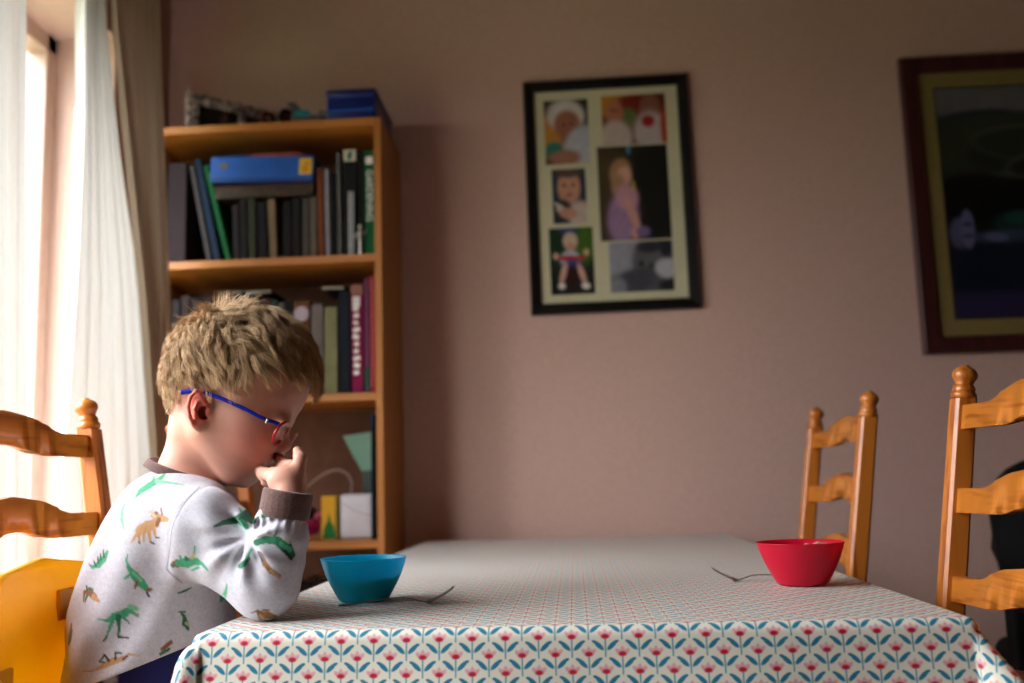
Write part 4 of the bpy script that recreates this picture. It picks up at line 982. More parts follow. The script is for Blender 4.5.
ph = [((543, 100), (591, 161), [(.15, .55, .28, .35, (190, 130, 50)), (.5, .25, .42, .25, (205, 198, 196), .2, 8), (.52, .38, .30, .22, (150, 96, 76), 0, 8), (.85, .75, .42, .35, (178, 180, 190), .5, 8), (.2, .78, .2, .14, (40, 120, 104), 0, 8), (.45, .9, .35, .12, (160, 110, 90), 0, 6), (.44, .38, .03, .02, (60, 30, 26)), (.62, .38, .03, .02, (60, 30, 26))], (52, 34, 30)),
      ((601, 95.7), (668.5, 140.8), [(.2, .15, .3, .3, (190, 130, 30)), (.5, .3, .3, .35, (120, 28, 24)), (.42, .45, .12, .2, (96, 110, 60)), (.2, .35, .14, .25, (176, 110, 86), 0, 7), (.2, .85, .26, .35, (190, 172, 166), 0, 7), (.76, .28, .16, .3, (130, 84, 66), 0, 7), (.75, .75, .26, .4, (184, 170, 170), 0, 7), (.72, .55, .1, .12, (160, 24, 36), 0, 7), (.97, .7, .06, .4, (170, 60, 40)), (.17, .3, .02, .03, (60, 30, 26)), (.24, .3, .02, .03, (60, 30, 26))], (86, 30, 24)),
      ((551, 168.7), (587.7, 221), [(.5, .34, .34, .32, (196, 146, 122), 0, 8), (.35, .3, .05, .03, (60, 36, 30)), (.63, .3, .05, .03, (60, 36, 30)), (.5, .48, .1, .03, (150, 80, 76)), (.8, .85, .35, .25, (196, 176, 170), 0, 6), (.25, .75, .25, .2, (52, 44, 46), .5, 7), (.2, .68, .2, .03, (210, 200, 196), .6, 8), (.25, .78, .2, .03, (210, 200, 196), .6, 8), (.45, .82, .28, .1, (192, 140, 118), .2, 7), (.5, .06, .4, .1, (90, 70, 62))], (28, 48, 76)),
      ((596, 147), (673, 236.7), [(.15, .5, .3, .6, (74, 60, 42)), (.8, .5, .35, .6, (26, 26, 24)), (.45, .03, .03, .06, (70, 130, 170)), (.32, .28, .15, .15, (168, 128, 92), .2, 7), (.38, .32, .10, .10, (206, 156, 138), 0, 8), (.28, .42, .1, .12, (170, 130, 96)), (.33, .76, .22, .28, (156, 124, 160), .1, 7), (.4, .55, .16, .14, (190, 140, 160), 0, 7), (.46, .72, .06, .2, (204, 150, 136), -.35, 8), (.5, .93, .06, .06, (206, 150, 136)), (.50, .43, .02, .06, (190, 170, 40), 0, 8), (.6, .92, .1, .06, (120, 96, 140))], (44, 40, 32)),
      ((547.7, 228), (595.4, 292), [(.8, .25, .25, .3, (70, 104, 34)), (.2, .3, .25, .3, (24, 50, 26)), (.45, .03, .2, .06, (40, 70, 130)), (.48, .2, .17, .13, (196, 172, 150), 0, 8), (.48, .3, .1, .07, (196, 140, 120)), (.46, .48, .22, .14, (176, 184, 204), 0, 7), (.48, .46, .34, .04, (180, 24, 40), .05, 9), (.14, .42, .06, .05, (210, 166, 146)), (.84, .38, .06, .05, (210, 166, 146)), (.5, .56, .22, .08, (54, 76, 130)), (.3, .68, .07, .16, (206, 160, 140), .3, 8), (.72, .7, .07, .16, (206, 160, 140), -.3, 8), (.25, .87, .08, .05, (224, 214, 208), 0, 8), (.8, .88, .1, .05, (224, 214, 208), .2, 8), (.5, .7, .12, .15, (50, 14, 18))], (26, 32, 30)),
      ((608, 242.5), (675, 289), [(.2, .25, .4, .5, (150, 150, 162)), (.6, .38, .25, .36, (92, 92, 98), 0, 8), (.5, .45, .04, .06, (26, 26, 30)), (.66, .5, .04, .05, (26, 26, 30)), (.35, .8, .4, .25, (70, 70, 78), -.3, 6), (.9, .55, .18, .2, (176, 176, 184), 0, 7), (.9, .1, .1, .25, (40, 40, 46)), (.62, .12, .2, .12, (48, 48, 54)), (.1, .9, .15, .2, (130, 130, 140)), (.95, .9, .2, .12, (40, 40, 46))], (88, 88, 96))]
for k, (a, b_, L_, bgc) in enumerate(ph):
    q0, q1 = wallpt(*a), wallpt(*b_); sk = 0.5
    # the photo edges lean with the frame: use the centre and the two side lengths
    cx, cz = (q0.x+q1.x)/2, (q0.z+q1.z)/2; ww = q1.x-q0.x; hh = q0.z-q1.z
    ww_, hh_ = ww-hh*0.02, hh+ww*0.02
    canvas('photo', ww_, hh_, L_, cf, (cx-fc.x, -0.0092, cz-fc.z), M_print, seed=k*7, bgc=bgc)
# right-hand landscape picture
q0, q1 = wallpt(898.9, 57.6), wallpt(924.7, 354); gx0 = (q0.x+q1.x)/2; gz1, gz0 = q0.z, q1.z; gw, gh = 0.74, gz1-gz0
lp = empty('landscape_picture', (gx0+gw/2, YW, (gz0+gz1)/2), 0, 'dark landscape picture in a brown frame, cut off by the right edge of the photo', 'picture frame')
M_frb = wood('dark_mahogany', (70, 30, 28), (54, 22, 22), 2, 0.4, 0.2)
obj('frame', frame_mesh(gw, gh, 0.048, 0.024), M_frb, lp)
M_mat2 = mat('tan_mount_board', (132, 114, 66), 0.85, 0.2, var=0.03, scale=60)
obj('mount', BX((0, -0.005, 0), (gw-0.09, 0.006, gh-0.09)), M_mat2, lp)
obj('inner_lip', frame_mesh(gw-0.184, gh-0.184, 0.006, 0.0105, 0.001), mat('dark_green_lip', (24, 28, 20), 0.5, 0.4), lp)
canvas('picture', gw-0.192, gh-0.192, [(.5, .03, .9, .12, (98, 95, 100), 0, 8), (.2, .14, .22, .04, (34, 46, 53), -.05, 9), (.7, .15, .4, .05, (47, 53, 47), 0, 9), (.4, .3, .7, .16, (49, 53, 42), .1, 6), (.42, .30, .28, .10, (31, 37, 30), 0, 8), (.6, .22, .2, .03, (75, 76, 62), .2, 7), (.42, .41, .2, .03, (72, 75, 65), .1, 7), (.8, .33, .2, .05, (71, 75, 58), 0, 7), (.15, .5, .3, .12, (11, 13, 11)), (.6, .55, .5, .10, (11, 13, 13)), (.06, .64, .05, .07, (82, 82, 114), 0, 9), (.35, .60, .12, .05, (23, 49, 47), 0, 8), (.3, .66, .2, .03, (53, 63, 85), 0, 7), (.6, .63, .14, .05, (62, 65, 79), 0, 8), (.5, .8, .8, .12, (15, 23, 39), 0, 6), (.4, .95, .8, .06, (39, 34, 65), 0, 6), (.10, .62, .035, .085, (96, 96, 132), 0, 14), (.10, .60, .03, .006, (40, 44, 60), 0, 14), (.10, .65, .03, .006, (40, 44, 60), 0, 14), (.24, .66, .06, .018, (84, 88, 120), .1, 12), (.36, .58, .07, .03, (30, 66, 62), 0, 12), (.5, .64, .10, .02, (92, 98, 120), -.1, 12), (.50, .26, .34, .085, (70, 74, 62), .08, 16), (.50, .265, .325, .075, (40, 46, 36), .08, 16), (.62, .35, .30, .07, (74, 78, 66), -.05, 16), (.62, .355, .285, .06, (30, 34, 28), -.05, 16), (.30, .47, .40, .06, (14, 16, 14), 0, 8), (.22, .42, .12, .03, (18, 20, 18), .2, 10)], lp, (0, -0.0092, 0), M_print, seed=50, n=170, bgc=(20, 24, 26))

# ------------------------------------------------------------------ bookcase
BX0, BX1, BYF, BTOP = -1.12, -0.4736, 2.4836, H+1.1118; BY1 = YW-0.002
bc = empty('bookcase', ((BX0+BX1)/2, (BYF+BY1)/2, 0), 0, 'tall pine bookcase in the corner behind the boy', 'bookcase')
bcx, bcy = bc.location.x, bc.location.y; dep = BY1-BYF; wd = BX1-BX0
for s in (-1, 1): obj('side_panel', BX((s*(wd/2-0.009), 0, BTOP/2), (0.018, dep, BTOP), 0.0015), M_case_z, bc)
obj('top_board', BX((0, 0, BTOP-0.010), (wd-0.036, dep, 0.020), 0.0015), M_case_x, bc)
obj('shade_panel', BX((0, dep/2-0.003, BTOP/2), (wd-0.03, 0.004, BTOP-0.03)), mat('shade_brown', (120, 84, 66), 0.8, 0.2, var=0.1), bc)  # added sheet; its brown stands for shade on the wall behind the shelves
SHZ = [H+0.7341, H+0.3748, H+0.0071, H-0.355, 0.07]
for z in SHZ: obj('shelf', BX((0, 0, z), (wd-0.036, dep, 0.020), 0.0015), M_case_x, bc)
BG = 'books in the bookcase'
def mbook(col, r=0.55): return mat('book_cover_%d_%d_%d' % tuple(int(v) for v in col), tuple(v*0.74 for v in col), 0.75, 0.2, var=0.12, scale=25)
M_pages = mat('book_pages', (196, 186, 160), 0.9, 0.2, var=0.15, scale=300, stretch=(1, 0.05, 0.05))
def book(xl, xr, ztop, zfloor, yf, col, label, lean=0.0, dep_=0.16, extra=None):
    """upright book; spine faces the room at y = yf"""
    w_, h_ = xr-xl, ztop-zfloor; r = empty('book', (xl, yf, zfloor), 0, label, 'book', BG)
    if lean: r.rotation_euler = (0, lean, 0)
    t = min(0.0022, w_*0.2); bm = bmesh.new()
    bx(bm, (w_/2, t/2+0.0005, h_/2), (w_, t+0.001, h_), 0.0006); bx(bm, (t/2, dep_/2, h_/2), (t, dep_, h_), 0.0005); bx(bm, (w_-t/2, dep_/2, h_/2), (t, dep_, h_), 0.0005)
    obj('cover', bm, mbook(col), r)
    obj('pages', BX((w_/2, dep_/2, h_/2), (w_-2*t, dep_-0.008, h_-0.007)), M_pages, r)
    if extra: extra(r, w_, h_)
    return r
def bkpx(x0, x1, yt, shelf, col, label, lean=0.0, yf=2.50, extra=None, dep_=0.16, push=0.0):
    zf = SHZ[shelf]+0.0105; a, b_ = at(x0, yt, yf), at(x1, yt, yf)
    return book(a.x, b_.x-0.0006, (a.z+b_.z)/2, zf, yf, col, label, lean, dep_, extra)
M_white = mat('white_ink', (232, 228, 220), 0.6, 0.3, var=0.03)
def text_on(r, body, size, loc, m, rot=(math.pi/2, math.pi/2, 0), name='title'):
    cu_ = bpy.data.curves.new(name, 'FONT'); cu_.body = body; cu_.size = size; cu_.extrude = 0.0003; cu_.align_x = 'CENTER'; cu_.align_y = 'CENTER'
    tmp = bpy.data.objects.new('tmp', cu_); C.objects.link(tmp); bpy.context.view_layer.update()
    me = bpy.data.meshes.new_from_object(tmp.evaluated_get(bpy.context.evaluated_depsgraph_get())); bpy.data.objects.remove(tmp)
    o = bpy.data.objects.new(name, me); C.objects.link(o); me.materials.clear(); me.materials.append(m); o.parent = r; o.location = loc; o.rotation_euler = rot; return o
def green_title(r, w_, h_):
    text_on(r, 'GARDENING', 0.024, (w_/2, -0.0012, h_*0.56), M_white, (math.pi/2, math.pi/2, 0))
    obj('emblem', BX((w_/2, -0.0008, h_*0.90), (w_*0.62, 0.001, 0.020)), M_white, r)
def top_label(r, w_, h_):
    l = obj('spine_label', BX((w_/2, -0.0008, h_-0.018), (w_*0.86, 0.001, 0.032)), mat('cream_label', (190, 186, 160), 0.6, 0.3), r)
    bm = bmesh.new(); bx(bm, (w_/2, -0.0017, h_-0.020), (w_*0.3, 0.0008, 0.018), 0.0003); bx(bm, (w_*0.58, -0.0017, h_-0.011), (w_*0.22, 0.0008, 0.008), 0.0003); obj('emblem', bm, mat('teal_ink', (20, 96, 86), 0.6, 0.3), l)
def squiggles(r, w_, h_):
    bm = bmesh.new(); rr = random.Random(4)
    for k in range(11):
        z = h_*(0.90-k*0.070); bx(bm, (w_*(0.36+0.1*rr.random()), -0.0008, z), (w_*(0.34+0.25*rr.random()), 0.001, h_*(0.030+0.018*rr.random())), 0.0003, RY(rr.uniform(-.5, .5)))
    bx(bm, (w_*0.42, -0.0008, h_*0.90), (w_*0.6, 0.001, h_*0.10), 0.0003)
    obj('lettering', bm, M_white, r)
def disc(col, zf, rad):
    def f(r, w_, h_):
        bm = bmesh.new(); lathe(bm, [(0.0004, -0.0006), (rad, -0.0006), (rad, 0.0006), (0.0004, 0.0006)], 28, Matrix.Translation((w_/2, -0.0008, h_*zf)) @ Matrix.Rotation(math.pi/2, 4, 'X')); obj('emblem', bm, mat('lilac_disc', col, 0.5, 0.3, var=0.1), r)
    return f
def foot_band(col, f0, f1):
    def f(r, w_, h_): obj('spine_band', BX((w_/2, -0.0006, h_*(f0+f1)/2), (w_*0.98, 0.001, h_*(f1-f0))), mat('band_ink', col, 0.5, 0.3), r)
    return f
def dotted(r, w_, h_):
    bm = bmesh.new()
    for k in range(22): bx(bm, (w_*0.3, -0.0006, h_*(0.95-k*0.042)), (w_*0.22, 0.001, h_*0.020), 0.0002)
    obj('lettering', bm, mat('pale_pink_ink', (226, 130, 130), 0.6, 0.3), r)
# top shelf row
bkpx(168, 187, 163, 0, (60, 44, 50), 'dull mauve book at the far left of the top shelf, beside the curtain')
ln = lambda x0, x1, h: math.atan2(at(x1, 250, 2.5).x-at(x0, 250, 2.5).x, 0.225)
def leaning(xtop, xbot, wpx, ytop, col, label, dep_=0.16, extra=None):
    yf = 2.505; zf = SHZ[0]+0.0105; b0 = at(xbot, 254, yf); t0 = at(xtop, ytop, yf); w_ = wpx*yf/994; hgt = math.hypot(t0.x-b0.x, t0.z-zf)
    r = book(b0.x, b0.x+w_, zf+hgt, zf, yf, col, label, math.atan2(t0.x-b0.x, t0.z-zf), dep_, extra); return r
leaning(189, 207, 5, 166, (96, 90, 92), 'thin grey book leaning left on the top shelf')
leaning(194, 214, 7, 160, (20, 52, 84), 'dark blue book leaning left between the grey and the green one')
leaning(203, 226, 5.5, 166, (10, 120, 60), 'thin bright green book leaning left on the top shelf')
bkpx(234, 240, 205, 0, (52, 44, 44), 'dark grey book right of the leaning green one', -0.03)
bkpx(241, 248, 199, 0, (34, 26, 28), 'blackish book beside the olive spine on the top shelf', -0.03)
bkpx(249, 257, 198, 0, (62, 66, 44), 'dark olive book on the top shelf', -0.03)
bkpx(259, 268, 202, 0, (26, 24, 26), 'black book left of the tan one on the top shelf', -0.04)
bkpx(270, 278, 199, 0, (160, 136, 100), 'tan spined book standing in the middle of the top shelf', -0.05)
bkpx(283, 291, 201, 0, (30, 26, 30), 'black book right of the tan one on the top shelf')
bkpx(292, 300, 198, 0, (42, 34, 36), 'dark brown-black book on the top shelf')
bkpx(302, 309, 198, 0, (104, 98, 88), 'dull grey book below the end of the blue box')
bkpx(309.5, 317, 197, 0, (128, 118, 104), 'pale grey-brown book next to the orange spine')
bkpx(318.5, 324, 168, 0, (168, 88, 40), 'thin orange-brown book under the right end of the blue box', -0.02)
bkpx(325.5, 330.5, 169, 0, (190, 186, 196), 'thin white book right of the orange spine', -0.02)
bkpx(332, 337, 172, 0, (18, 18, 20), 'thin black book between two white ones', -0.02)
bkpx(338, 341, 152, 0, (150, 146, 142), 'very thin tall pale grey book', -0.015)
bkpx(342.5, 357, 149, 0, (22, 20, 20), 'tall black book with a cream and teal label at the top of its spine', 0, extra=top_label)
bkpx(357.5, 363, 152, 0, (30, 28, 28), 'tall narrow black book left of the green one')
bkpx(363.6, 374.5, 150, 0, (22, 120, 66), 'green book with white title beside the bookcase\'s right side', extra=green_title)
zf0 = SHZ[0]+0.0105
def slim(x, y, px0, px1, pyt, col, label):
    yy = 2.492; a, b_ = at(px0, pyt, yy), at(px1, pyt, yy); r = empty('booklet', (a.x, yy-0.004, zf0), 0, label, 'booklet')
    obj('cover', BX(((b_.x-a.x)/2, 0.002, (a.z-zf0)/2), (b_.x-a.x, 0.004, a.z-zf0), 0.0006), mbook(col), r)
    obj('edge_fold', BX((0.0008, 0.0005, (a.z-zf0)/2), (0.0016, 0.0062, a.z-zf0), 0.0004), M_white, r)
slim(0, 0, 349, 354, 192, (200, 206, 214), 'white card standing in front of the tall black book')
# little figurine in front of the green book
fg = empty('figurine', (at(360, 250, 2.488).x, 2.4895, zf0), 0, 'small pale figurine standing in front of the books on the top shelf', 'figurine')
M_silv = mat('pewter', (190, 184, 174), 0.35, 0.5, var=0.2, metal=0.5)
bm = bmesh.new(); lathe(bm, [(0.0052, 0), (0.0052, 0.004), (0.0036, 0.006), (0.0032, 0.030), (0.0040, 0.034)], 16); obj('pedestal', bm, M_white, fg, True)
bm = bmesh.new(); lathe(bm, [(0.0022, 0.034), (0.0055, 0.040), (0.0062, 0.052), (0.0042, 0.062), (0.0022, 0.068)], 16); tube(bm, [(-0.004, 0, 0.060), (-0.013, 0, 0.052), (-0.012, 0, 0.044)], 0.0018, 8); tube(bm, [(0.004, 0, 0.060), (0.013, 0, 0.054), (0.014, 0, 0.066)], 0.0018, 8); obj('torso', bm, M_silv, fg, True)
bm = bmesh.new(); bmesh.ops.create_uvsphere(bm, u_segments=14, v_segments=10, radius=0.0055, matrix=Matrix.Translation((0, 0, 0.0735))); obj('head', bm, M_silv, fg, True)
# boxes lying on the books
M_bluebox = mat('blue_card', (6, 84, 172), 0.5, 0.4, var=0.08)
def boxpx(name, x0, x1, y0, y1, yf, dep_, m, label, cat, rz=0.0):
    a, b_ = at(x0, (y0+y1)/2, yf), at(x1, (y0+y1)/2, yf); t, u_ = at((x0+x1)/2, y0, yf).z, at((x0+x1)/2, y1, yf).z
    r = empty(name, ((a.x+b_.x)/2, yf+dep_/2, u_), rz, label, cat); return r, b_.x-a.x, t-u_, dep_
r, w_, h_, d_ = boxpx('flat_box', 215, 313, 185, 197.5, 2.50, 0.20, None, 'dark patterned box lying on the books under the blue box', 'box')
r.location.z = at(260, 197.6, 2.5).z+0.002
obj('body', BX((0, 0, h_/2), (w_, d_, h_*0.97), 0.001), mat('dark_printed_card', (74, 52, 30), 0.6, 0.3, var=0.5, scale=60, col2=(24, 34, 24)), r); obj('lid_edge', BX((0, -0.0005, h_*0.9), (w_+0.002, d_+0.002, h_*0.12), 0.0008), mat('dark_red_edge', (70, 26, 24), 0.6, 0.3), r)
z_low = r.location.z+h_
r, w_, h_, d_ = boxpx('puzzle_box', 210, 313, 158, 183.5, 2.495, 0.22, None, 'bright blue box with a yellow picture at its right end on the top shelf', 'box')
r.location.z = z_low+0.0006; r.rotation_euler = (0, 0.035, 0); r.location.z += 0.005
obj('tray', BX((0, 0, h_*0.2), (w_-0.004, d_-0.004, h_*0.4), 0.001), mat('darker_blue_card', (4, 56, 120), 0.5, 0.4), r)
ld = obj('lid', BX((0, 0, h_*0.56), (w_, d_, h_*0.86), 0.0015), M_bluebox, r)
bm = bmesh.new(); bx(bm, (w_/2-0.021, -d_/2-0.0008, h_*0.58), (0.034, 0.0016, h_*0.62), 0.0004); pc = obj('picture', bm, mat('yellow_print', (226, 186, 20), 0.5, 0.4, var=0.1), ld)
bm = bmesh.new(); lathe(bm, [(0.0003, 0), (0.0105, 0), (0.0105, 0.001), (0.0003, 0.001)], 20, Matrix.Translation((w_/2-0.022, -d_/2-0.0012, h_*0.48)) @ Matrix.Rotation(math.pi/2, 4, 'X')); lathe(bm, [(0.0003, 0), (0.0075, 0), (0.0075, 0.001), (0.0003, 0.001)], 20, Matrix.Translation((w_/2-0.0175, -d_/2-0.0012, h_*0.70)) @ Matrix.Rotation(math.pi/2, 4, 'X')); obj('emblem', bm, mat('orange_print', (206, 140, 10), 0.5, 0.4), pc)
bm = bmesh.new(); lathe(bm, [(0.0003, 0), (0.014, 0), (0.014, 0.001), (0.0003, 0.001)], 24, Matrix.Translation((-w_/2+0.036, -d_/2-0.0004, h_*0.62)) @ Matrix.Rotation(math.pi/2, 4, 'X') @ Matrix.Diagonal((1, 0.6, 1, 1))); obj('badge', bm, mat('grey_print', (110, 112, 108), 0.5, 0.4, var=0.3, scale=150), ld)
zt2 = r.location.z+h_*1.02
cr = empty('folded_cloth', (at(275, 160, 2.52).x, 2.56, zt2-0.0015), 0, 'blue and salmon folded cloth lying on the blue box', 'cloth')
for nm, (xa, xb_, hh, col, dy_) in (('blue_fold', (-0.15, 0.02, 0.018, (10, 60, 110), 0.0)), ('salmon_fold', (-0.07, 0.085, 0.012, (170, 92, 78), -0.012))):
    bm = bmesh.new(); n = 16; rows = []
    for i in range(n+1):
        t = i/n; x = xa+(xb_-xa)*t; hz = hh*(math.sin(math.pi*t)**0.5)*(0.85+0.15*math.sin(9*t))+0.001
        rows.append([bm.verts.new((x, -0.05+dy_, 0)), bm.verts.new((x, -0.052+dy_, hz*0.7)), bm.verts.new((x, -0.03+dy_, hz)), bm.verts.new((x, 0.06, hz)), bm.verts.new((x, 0.07, 0))])
    for A_, B_ in zip(rows, rows[1:]):
        for q in range(5): bm.faces.new((A_[q], A_[(q+1) % 5], B_[(q+1) % 5], B_[q]))
    bm.faces.new(rows[0]); bm.faces.new(rows[-1][::-1]); obj(nm, bm, mat(nm, col, 0.9, 0.2, var=0.15, scale=60), cr, True)
# second shelf row
for x0, x1, yt, col, lab in ((172, 180, 300, (46, 40, 44), 'dark grey book at the left end of the second shelf'), (181, 190, 296, (60, 40, 36), 'dark brown book at the left of the second shelf, behind the boy\'s hair'),
                            (191, 202, 299, (30, 34, 52), 'navy book behind the tuft of the boy\'s hair'), (203, 214, 297, (52, 30, 30), 'dark maroon book behind the boy\'s head'),
                            (215, 223, 298, (40, 44, 40), 'dark green-grey book just above the boy\'s hair'), (224, 230, 291, (112, 62, 58), 'thin dull pink book showing above the boy\'s hair'),
                            (231, 239, 293, (104, 72, 52), 'brown book showing above the boy\'s hair'), (240, 246, 292, (34, 62, 66), 'thin dark teal book above the boy\'s hair'),
                            (247, 253, 295, (108, 104, 98), 'thin light grey book above the boy\'s hair'), (254, 262, 297, (42, 36, 38), 'black book left of the rosy grey one on the second shelf'),
                            (263, 270, 299, (120, 76, 80), 'dull rose book over the boy\'s forehead hair'), (271, 277, 300, (58, 92, 84), 'thin grey-green book on the second shelf'),
                            (278, 284, 303, (136, 132, 128), 'thin pale book left of the brown one with a disc'), (285, 292, 300, (24, 24, 26), 'black book left of the brown one with a disc')):
    bkpx(x0, x1, yt, 1, col, lab)
bkpx(293, 310, 301, 1, (132, 84, 40), 'brown book with a pale lilac disc near the top of its spine', extra=disc((176, 164, 176), 0.86, 0.0195))
bkpx(311, 323.3, 304, 1, (150, 136, 132), 'light grey-pink book on the second shelf, right of the boy\'s hair')
bkpx(324, 337.5, 307, 1, (168, 164, 116), 'pale yellow-green book on the second shelf')
bkpx(338.8, 350, 292, 1, (26, 34, 48), 'dark blue-black book between the pale green and the magenta one')
bkpx(351, 363.2, 284, 1, (170, 20, 92), 'magenta book with white lettering and a brownish top', extra=lambda r, w_, h_: (squiggles(r, w_, h_*0.93), foot_band((128, 80, 66), 0.90, 0.995)(r, w_, h_)))
bkpx(364, 369, 278, 1, (150, 74, 120), 'thin mauve-pink book with a dark green foot', extra=foot_band((20, 60, 46), 0.02, 0.22))
bkpx(369.6, 375.2, 276, 1, (204, 56, 66), 'coral red book at the right end of the second shelf', extra=dotted)
for x0, x1, yy, yb, lab in ((232, 271, 281.5, 2.60, 'grey booklet lying on the books above the boy\'s hair'), (322, 344, 283, 2.60, 'grey booklet lying on the pale green and blue-black books')):
    a, b_ = at(x0, yy, 2.53), at(x1, yy, 2.53); r = empty('booklet', ((a.x+b_.x)/2, 2.60, at(300, 293 if x0 < 300 else 291.8, 2.53).z+0.003), 0, lab, 'booklet')
    obj('cover', BX((0, 0, 0.004), (b_.x-a.x, 0.14, 0.008), 0.001), mbook((104, 104, 100)), r); obj('pages', BX((0, 0.0, 0.004), (b_.x-a.x-0.002, 0.1412, 0.005)), M_pages, r)
# third shelf: odds and ends
zf2 = SHZ[2]+0.0105
def edge(px, Y): return at(px, 500, Y).x
r = empty('folder', (edge(373.3, 2.52), 2.515, zf2), 0, 'dark blue folder standing against the right side of the third shelf', 'folder')
hgt = at(373, 414, 2.515).z-zf2; obj('cover', BX((0, 0.11, hgt/2), (0.007, 0.22, hgt), 0.001), mbook((16, 26, 44)), r); obj('corner_tab', BX((0, -0.001, hgt-0.016), (0.0072, 0.004, 0.03), 0.0006), mbook((26, 60, 120)), r)
M_grn = plastic('pale_green_film', (150, 200, 176), 0.4)
r = empty('plastic_wallet', (edge(360, 2.60), 2.60, zf2), 0, 'pale green plastic wallet hanging cornerwise beside the dark blue folder', 'wallet')
q = [at(343, 436, 2.6), at(371, 432, 2.6), at(371.5, 470, 2.6), at(362, 471, 2.6), at(353, 456, 2.6)]
bm = bmesh.new(); prism(bm, [(p.x-r.location.x, p.z-zf2) for p in q], 0, 0.002, Matrix.Rotation(math.pi/2, 4, 'X')); obj('sleeve', bm, M_grn, r)
q = [at(362, 471, 2.6), at(371.5, 470, 2.6), at(371.8, 538, 2.6), at(367, 538, 2.6)]
bm = bmesh.new(); prism(bm, [(p.x-r.location.x, p.z-zf2) for p in q], 0, 0.002, Matrix.Rotation(math.pi/2, 4, 'X')); obj('flap', bm, mat('grey_green_card', (70, 84, 78), 0.7, 0.3), r)
r = empty('plastic_tub', (edge(356.5, 2.53), 2.56, zf2), 0, 'white rounded plastic tub on the third shelf of the bookcase', 'tub')
wt_ = edge(373, 2.53)-edge(340, 2.53); ht = at(356, 494, 2.53).z-zf2
obj('tub', BX((0, 0, ht/2), (wt_, 0.07, ht), 0.010, seg=4), mat('white_plastic', (206, 206, 214), 0.35, 0.4, var=0.03), r, True)
bm = bmesh.new(); tube(bm, spline([(-wt_*0.46, -0.0355, ht*0.82), (0, -0.0358, ht*0.62), (wt_*0.46, -0.0355, ht*0.52)], 6), 0.0007, 6); obj('thread', bm, mat('grey_thread', (120, 116, 116), 0.7, 0.3), r, True)
r = empty('crayon_box', (edge(329.5, 2.53), 2.55, zf2), 0, 'yellow card box with a green peak printed on it beside the white tub', 'box')
wc = edge(337.5, 2.53)-edge(321.5, 2.53); hc_ = at(329, 496, 2.53).z-zf2; obj('carton', BX((0, 0, hc_/2), (wc, 0.045, hc_), 0.001), mat('yellow_card', (216, 162, 16), 0.55, 0.4), r)
bm = bmesh.new(); prism(bm, [(-wc*0.42, 0.003), (wc*0.42, 0.003), (wc*0.30, hc_*0.3), (wc*0.10, hc_*0.42), (0.0, hc_*0.62), (-wc*0.12, hc_*0.42), (-wc*0.3, hc_*0.3)], 0.0222, 0.0232, Matrix.Rotation(math.pi/2, 4, 'X')); obj('printed_peak', bm, mat('green_ink', (18, 110, 44), 0.6, 0.3), r)
obj('side_stripe', BX((wc*0.44, -0.0226, hc_/2), (wc*0.12, 0.0012, hc_*0.98)), mat('olive_ink', (90, 100, 30), 0.6, 0.3), r)
for k, (px_, py_, rr, col, lab) in enumerate(((312, 527, 8, (160, 20, 84), 'magenta soft ball behind the boy\'s cuff'), (318, 517, 5, (190, 90, 120), 'small pink soft ball beside the yellow box'), (309, 513, 6, (60, 24, 34), 'dark red soft ball right of the boy\'s cuff'))):
    rad = rr*2.54/994; p = at(px_, py_, 2.545); zz = max(zf2+rad, p.z); bm = bmesh.new(); bmesh.ops.create_icosphere(bm, subdivisions=4, radius=rad)
    for v in bm.verts: v.co *= 1+0.07*math.sin(v.co.x*900+k)*math.sin(v.co.z*800)
    o = obj('soft_ball', bm, mat('wool_%d' % k, col, 0.9, 0.2, var=0.3, scale=90), None, True); o.location = (p.x, 2.545+0.012*k, zz); tag(o, lab, 'toy')
cb = [at(*q_, 2.56) for q_ in ((300, 494), (308, 486), (322, 475), (336, 470), (347, 474), (352, 484), (351, 492))]
cb.append(Vector((cb[-1].x-0.004, 2.57, zf2+0.003)))
bm = bmesh.new(); tube(bm, spline([Vector((cb[0].x-0.03, 2.56, zf2+0.003))]+cb, 8), 0.0026, 8); tag(obj('cable', bm, mat('pale_cable', (150, 132, 122), 0.5, 0.4), None, True), 'pale cable arching up from the third shelf behind the boy\'s wrist', 'cable')
# lower shelves: partly seen under the third shelf
for k, (x0, x1, col) in enumerate(((300, 312, (40, 30, 30)), (313, 327, (54, 44, 40)), (328, 346, (34, 30, 34)), (347, 360, (60, 42, 34)), (361, 374, (30, 34, 40)))):
    yf = 2.56; a, b_ = at(x0, 600, yf), at(x1, 600, yf); book(a.x, b_.x-0.001, SHZ[3]+0.0105+0.26+0.008*(k % 3), SHZ[3]+0.0105, yf, col, ('black', 'brown-grey', 'charcoal', 'dark brown', 'blue-grey')[k]+' book on the shelf below the white tub, glimpsed over the turquoise bowl', 0, 0.16)
